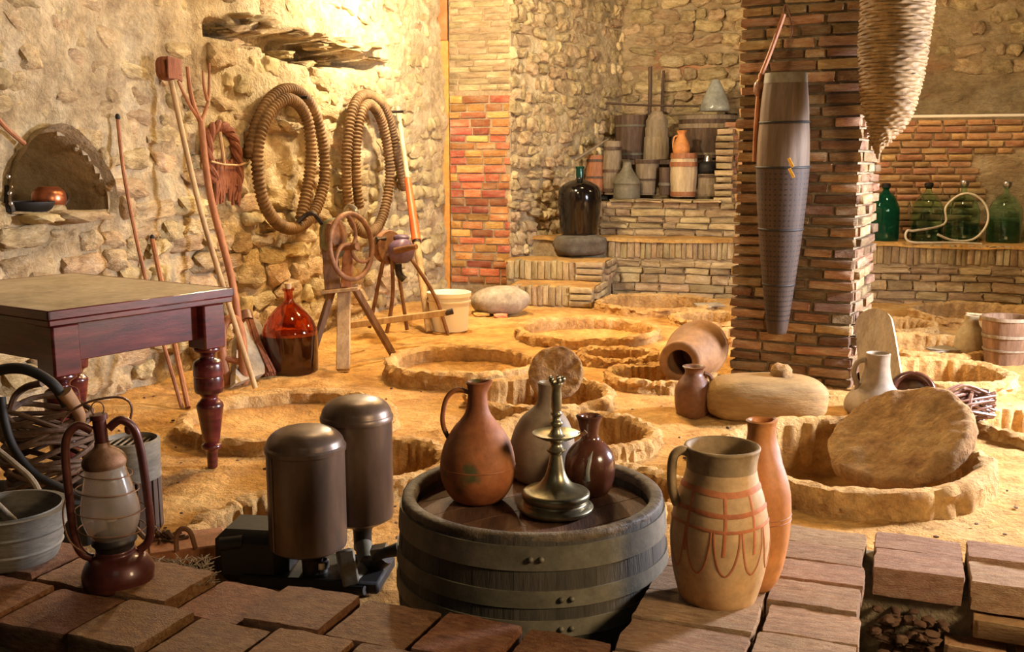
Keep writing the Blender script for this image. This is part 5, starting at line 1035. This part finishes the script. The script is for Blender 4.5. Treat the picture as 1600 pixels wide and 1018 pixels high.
# ================================================================ TWIN CANISTER PUMP
def pump():
    D1 = 2.98; c1 = V(482, 850, D1); s1 = dep(c1) / F; c2 = V(561, 805, 3.16); s2 = dep(c2) / F
    g = G(470, 912); t = thing('canister_pump', 'pump with two domed brown metal canisters standing left of the barrel', 'pump', tuple((c1.x, c1.y, 0)))
    for c, s_, r, hb, hl, nm in ((c1, s1, 60, 850, 701, 0), (c2, s2, 54, 805, 655, 1)):
        cz = lambda y: c.z + (hb - y) * s_ / .955
        body = [(0, cz(hb) - .004), (r * .35 * s_, cz(hb + 10)), (r * .8 * s_, cz(hb + 6)), (r * .98 * s_, cz(hb)), (r * s_, cz(hb - 5)), (r * s_, cz(hl))]
        b = obj('canister', MB().lathe(body, 56, (c.x, c.y, 0)), m_can, t, world=True, ang=35)
        dome = [(r * .96 * s_, cz(hl + 4)), (r * 1.035 * s_, cz(hl + 3)), (r * 1.04 * s_, cz(hl - 3)), (r * 1.0 * s_, cz(hl - 6))] + spl([(r * 1.0 * s_, cz(hl - 6)), (r * .93 * s_, cz(hl - 16)), (r * .72 * s_, cz(hl - 26)), (r * .38 * s_, cz(hl - 31)), (0, cz(hl - 32))], 4)
        obj('domed_lid', MB().lathe(dome, 56, (c.x, c.y, 0)), m_can, t, world=True, ang=40)
        a = -PI / 2 - .8; obj('seam', MB().tube([(c.x + r * s_ * math.cos(a), c.y + r * s_ * math.sin(a), cz(hb - 4)), (c.x + r * s_ * math.cos(a), c.y + r * s_ * math.sin(a), cz(hl))], .004, 6), m_can, t, world=True)
        obj('neck_pipe', MB().lathe(spl([(r * .5 * s_, cz(hb + 4)), (r * .4 * s_, cz(hb + 14)), (r * .28 * s_, cz(hb + 22)), (r * .26 * s_, max(.012, cz(hb + 52)))], 4), 26, (c.x + .01, c.y, 0)), m_iron, t, world=True)
    P = lambda x, y, d=0.0: V(x, y, D1 + d)
    a = P(388, 866, .02); obj('motor_block', MB().box((a.x + .02, a.y + .06, .085), (.235, .2, .17), -.12, .035), m_black, t, world=True)
    obj('motor_shaft', MB().tube([P(345, 850), P(380, 846)], .022, 14), m_black, t, world=True); obj('pump_base', MB().box((c1.x + .02, c1.y + .05, .02), (.44, .22, .04), -.12, .008), m_black, t, world=True)
    obj('steel_union', MB().lathe([(.018, 0), (.024, .005), (.024, .025), (.018, .03), (.018, .055), (.023, .06), (.023, .08), (.017, .085)], 20, tuple(P(504, 914))), m_steel, t, world=True, ang=35)
    obj('slanting_casting', MB().bar(P(538, 858, -.02), P(548, 915, -.05), .075, .05, (1, .3, 0)), m_hoop, t, world=True)
    obj('outlet_elbow', MB().tube([P(568, 850, .12), P(572, 880, .06), P(562, 900, .0), P(546, 906, -.06)], .028, 14, n=6), m_hoop, t, world=True)
    obj('valve_body', MB().tube([P(572, 880, .05), P(588, 880, .02), P(604, 868, .0)], .026, 14, n=4), m_iron, t, world=True)
    obj('valve_handle', MB().tube([P(584, 872, -.02), P(600, 864, -.03), P(622, 858, -.03)], lambda q_: .010 + .012 * q_, 10, n=4), m_black, t, world=True)
    obj('valve_cap', MB().bar(P(580, 860, .0), P(604, 856, .0), .05, .02), m_hoop, t, world=True)
    obj('drain_spout', MB().tube([P(540, 922, -.08), P(570, 922, -.10)], .014, 12), m_black, t, world=True)
pump()
# ================================================================ LANTERN
def lantern():
    p = G(188, 926, PZ - .008); c = p + Vector((p.x, p.y, 0)).normalized() * .062; s_ = dep(c) / F; yb = proj(c)[1]; k = s_ / .92
    t = thing('hurricane_lantern', 'old dark red hurricane lantern with frosted globe on the left parapet bricks', 'lantern', tuple(c)); t.rotation_euler = (0, -.055, .35)
    z = lambda y: (yb - y) * k
    obj('fuel_tank', MB().lathe(spl([(0, 0), (46 * s_, 0), (53 * s_, z(900)), (53 * s_, z(888)), (44 * s_, z(872)), (30 * s_, z(864)), (27 * s_, z(856)), (0, z(854))], 4), 44), m_lantern_red, t, ang=50)
    obj('burner', MB().lathe(spl([(27 * s_, z(862)), (30 * s_, z(850)), (34 * s_, z(846)), (31 * s_, z(838)), (24 * s_, z(834)), (0, z(832))], 3), 30), m_iron, t, ang=45)
    gp = spl([(29 * s_, z(842)), (38 * s_, z(826)), (43 * s_, z(805)), (41 * s_, z(785)), (35 * s_, z(760)), (30 * s_, z(740)), (30 * s_, z(728))], 5)
    obj('glass_globe', MB().lathe(gp + [(max(0, r - .002), q_) for r, q_ in gp[::-1]], 40), m_globe, t, ang=80)
    obj('wick_tube', MB().lathe([(0, z(836)), (8 * s_, z(836)), (8 * s_, z(815)), (0, z(815))], 14), m_brass, t)
    h_ = obj('hood', MB().lathe(spl([(31 * s_, z(735)), (33 * s_, z(728)), (28 * s_, z(718)), (17 * s_, z(710)), (12 * s_, z(706)), (11 * s_, z(700))], 3), 34), m_rust, t, ang=50)
    obj('chimney_tube', MB().lathe([(10 * s_, z(706)), (10 * s_, z(668)), (13 * s_, z(667)), (13 * s_, z(660)), (0, z(658))], 22), m_lantern_red, t, ang=40)
    for sg_ in (-1, 1):
        obj('side_tube', MB().tube([(sg_ * 12 * s_, 0, z(682)), (sg_ * 30 * s_, 0, z(672)), (sg_ * 47 * s_, 0, z(686)), (sg_ * 53 * s_, 0, z(715)), (sg_ * 55 * s_, 0, z(770)), (sg_ * 55 * s_, 0, z(830)), (sg_ * 48 * s_, 0, z(856)), (sg_ * 34 * s_, 0, z(866))], 6.5 * s_, 12, n=6), m_lantern_red, t)
    for y, r in ((745, 36), (768, 43), (798, 48), (826, 46)): obj('guard_wire', MB().tube([(r * s_ * math.cos(a) * 1.06, r * s_ * math.sin(a), z(y + 5 * math.cos(a))) for a in np.linspace(0, 2 * PI, 36, endpoint=False)], .0016, 6, True), m_rust, t)
    for a in (.9, 2.3): obj('guard_upright', MB().tube([(34 * s_ * math.cos(a), 34 * s_ * math.sin(a), z(738)), (44 * s_ * math.cos(a), 44 * s_ * math.sin(a), z(768)), (48 * s_ * math.cos(a), 48 * s_ * math.sin(a), z(800)), (38 * s_ * math.cos(a), 38 * s_ * math.sin(a), z(846))], .0016, 6, n=4), m_rust, t)
    obj('top_ring', MB().tube([(9 * s_ * math.cos(a), 0, z(652) + 11 * s_ * math.sin(a)) for a in np.linspace(0, 2 * PI, 20, endpoint=False)], .0016, 6, True), m_rust, t)
    obj('bail_wire', MB().tube([(-52 * s_, 0, z(760)), (-66 * s_, -.01, z(790)), (-62 * s_, -.02, z(830)), (-40 * s_, -.04, z(850))], .0022, 6, n=6), m_rust, t)
    obj('brass_plate', MB().lathe([(30.5 * s_, z(735)), (31.5 * s_, z(734)), (31.5 * s_, z(727)), (30.5 * s_, z(726))], 30), m_brass, t)
lantern()
# ================================================================ LEFT CORNER: basin, coil, hoops, slatted tub, board
t, s_, c, pr = jug('wooden_basin', 'grey wooden basin with a stirring stick at the left edge, beside the lantern', 'basin', 22, 891, PZ, [(0, 891), (52, 890), (66, 868), (78, 828), (84, 797)], m_basin, 48, mouth=False)
o = t.children[0]; bpy.data.objects.remove(o); th = .014
obj('bowl', MB().lathe([pr[0]] + pr[1:] + [(pr[-1][0] + .006, pr[-1][1] + .006), (pr[-1][0] - th, pr[-1][1] + .006)] + [(max(.01, r - th), z + .01) for r, z in pr[::-1][:-2]] + [(0, .03)], 48), m_basin, t, ang=40)
for q_ in (.32, .68): zz_ = pr[-1][1] * q_; r_ = float(np.interp(zz_, [a[1] for a in pr], [a[0] for a in pr])); obj('rib_ring', MB().lathe([(r_, zz_ - .006), (r_ + .004, zz_), (r_, zz_ + .006)], 48), m_basin, t)
st_ = obj('stirring_stick', MB().tube([(.06, -.02, .06), (-.05, .02, pr[-1][1] + .01), (-.14, .05, pr[-1][1] + .07)], .013, 9), m_wood_grey, t)
# coil of vine rope on a dark crate
gc = G(74, 790); D_c = 3.38; t = thing('rope_coil', 'tall coil of brown vine rope on a dark box, under the table corner', 'rope', tuple((V(74, 760, D_c).x, D_c, 0)))
s_ = dep((gc.x, D_c, .3)) / F; q = random.Random(6)
zf = lambda y: V(74, y, D_c).z
cx_ = V(74, 700, D_c).x; pts = []
for i in range(15 * 26):
    tt_ = i / 26; a = tt_ * 2 * PI; yy_ = 752 - 112 * tt_ / 15; r_ = (66 - 10 * abs(tt_ / 15 - .55) + 5 * math.sin(tt_ * 1.9) + 2.5 * math.sin(a * 3 + tt_)) * s_
    pts.append((cx_ + r_ * math.cos(a), D_c + r_ * .8 * math.sin(a), zf(yy_) + .03 * math.sin(a + tt_ * .9) + .012 * math.sin(2 * a + tt_ * 2)))
obj('main_coil', MB().tube(pts, .0095, 8), m_vine, t, world=True)
for k in range(7):
    a0 = q.uniform(0, 6); yy_ = 745 - 15 * k; pp = []
    for i in range(14): a = a0 + i * .36; r_ = 67 * s_ + .01 * math.sin(i); pp.append((cx_ + r_ * math.cos(a), D_c + r_ * .8 * math.sin(a), zf(yy_) + .05 * math.sin(i * .5 + k)))
    obj('loose_strand', MB().tube(pp, .008, 7, n=3), m_vine, t, world=True)
c = Vector((cx_ - .05, D_c + .02, 0)); bx = tag(obj('dark_box', MB().box((0, 0, zf(768) / 2), (.40, .30, zf(768)), .15, .01), m_black), 'low soot-black box under the coil of vine rope', 'box'); bx.location = (c.x, c.y, 0)
t = thing('black_hose', 'thick shiny black hose arching over the coil of vine rope', 'hose', tuple((cx_, D_c - .12, 0))); P = lambda x, y, d=0.0: V(x, y, D_c - .10 + d)
obj('arch', MB().tube([P(-40, 600), P(-10, 581), P(25, 575), P(55, 582), P(85, 602), P(104, 632, .02)], .018, 12, n=6), m_black, t, world=True); obj('frayed_end', MB().tube([P(100, 612), P(112, 628, .02), P(124, 648, .04), P(122, 664, .05)], lambda q_: .026 - .008 * q_, 10, n=5), m_fired, t, world=True)
obj('lower_run', MB().tube([P(2, 620, -.05), P(8, 660, -.06), P(22, 700, -.08), P(52, 738, -.1), P(92, 760, -.1), P(135, 778, -.08)], .014, 10, n=6), m_black, t, world=True)
place(tag(obj('bent_cane', MB().tube([P(16, 640, .1), P(24, 618, .1), P(42, 604, .1), P(66, 598, .08)], .012, 8, n=6), m_vine), 'short bent brown cane looping out of the rope coil under the black hose', 'cane'), P(16, 640, .1))
place(tag(obj('pale_handle', MB().tube([P(-20, 690, -.2), P(20, 722, -.22), P(52, 752, -.24), P(70, 790, -.26)], .010, 8, n=6), m_wood_grey), 'thin curved pale stick hanging down into the basin from the rope coil', 'stick'), P(-20, 690, -.2))
t = thing('bent_wire', 'thin rusty wire bent into an arch with a bead at its end, above the lantern', 'wire', tuple(P(98, 650, -.1))); w_ = [P(96, 660, -.1), P(110, 643, -.1), P(140, 627, -.12), P(180, 620, -.15), P(200, 626, -.15), P(206, 640, -.15), P(202, 660, -.15)]
obj('wire', MB().tube(w_, .004, 7, n=6), m_twig, t, world=True); obj('bead', MB().rock(P(201, 670, -.15), (.013, .013, .018), 2, 2.2, .1, None, 2), m_lantern_red, t, world=True)
# slatted press tub
c, s_, pr = upright(212, 836, 0, [(0, 836), (40, 836), (42, 690)]); t = thing('slatted_tub', 'small press tub with a pale top band over dark upright slats, behind the lantern', 'tub', tuple(c)); Ht = pr[-1][1]; r_ = 40 * s_
for k in range(20):
    a = 2 * PI * k / 20; mb = MB().box((r_ * math.cos(a), r_ * math.sin(a), Ht * .32), (.012, .024, Ht * .62), 0, .002, Matrix.Rotation(a, 3, 'Z')); obj('slat', mb, m_wood_dark, t)
obj('top_band', MB().lathe([(r_ * .92, Ht * .60), (r_ * 1.08, Ht * .58), (r_ * 1.1, Ht), (r_ * 1.0, Ht + .004), (r_ * .96, Ht * .98), (r_ * .94, Ht * .62)], 40), m_basin, t, ang=40)
for k in range(-3, 4): w_ = math.sqrt(max(.0001, (r_ * .97) ** 2 - (k * r_ * .27) ** 2)); obj('grid_bar', MB().bar((k * r_ * .27, -w_, Ht * .955), (k * r_ * .27, w_, Ht * .955), .006, .006), m_wood_grey, t)
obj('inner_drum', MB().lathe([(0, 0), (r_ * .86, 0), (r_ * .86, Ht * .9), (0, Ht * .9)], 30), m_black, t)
# board with iron loop
p = G(285, 868); t = thing('plank_with_loop', 'rough plank with a bent iron loop on it, between the lantern and the pump', 'plank', tuple(p)); a, b = G(222, 862, .10), G(346, 846, .10)
obj('plank', MB().bar(a + Vector((0, .05, -.02)), b + Vector((0, .05, -.02)), .17, .05), m_wood_red, t, world=True); obj('under_block', MB().bar(a + Vector((.04, .07, -.07)), b + Vector((-.02, .07, -.07)), .13, .08), m_wood_dark, t, world=True)
s_ = dep(a) / F; l0 = G(276, 860, .105); obj('iron_loop', MB().tube([l0, l0 + Vector((.002, 0, .05)), l0 + Vector((.022, 0, .072)), l0 + Vector((.045, 0, .06)), l0 + Vector((.052, .02, .0))], .008, 8, n=6), m_rust, t, world=True)
q = random.Random(15); mb = MB()
for k in range(14): a = G(q.uniform(225, 275), q.uniform(838, 852), .10); mb.tube([a, a + Vector((q.uniform(-.06, .06), q.uniform(-.03, .03), q.uniform(.0, .04)))], q.uniform(.004, .010), 6)
tag(obj('bark_chips', mb, m_debris, kind='stuff'), 'heap of dark bark chips and twigs on the plank beside the lantern', 'chips'); mb = MB()
for k in range(260):
    x, y = q.uniform(222, 330), q.uniform(872, 915)
    a = G(x, y, PZ - .012 + q.uniform(0, .010)); an = q.uniform(0, PI); l_ = q.uniform(.012, .04); mb.tube([a, a + Vector((l_ * math.cos(an), l_ * math.sin(an), q.uniform(0, .006)))], .0011, 4)
tag(obj('straw_litter', mb, m_wood_grey, kind='stuff'), 'loose straw scattered on the bricks right of the lantern', 'straw')
# dark cobweb hole rubble under the parapet corner
mb = MB()
for k in range(60):
    u, w2, z = ku + .5 + q.uniform(0, .16), wr0 + q.uniform(-.05, .02), PZ - q.uniform(.10, .26); mb.rock(Q(u, w2, z), (q.uniform(.008, .022), q.uniform(.008, .02), q.uniform(.004, .010)), k, 5, .5, Matrix.Rotation(q.uniform(0, 3), 3, 'Z'), 2)
tag(obj('corner_rubble', mb, m_debris, kind='stuff'), 'dark rubble in the broken corner below the parapet bricks', 'rubble')
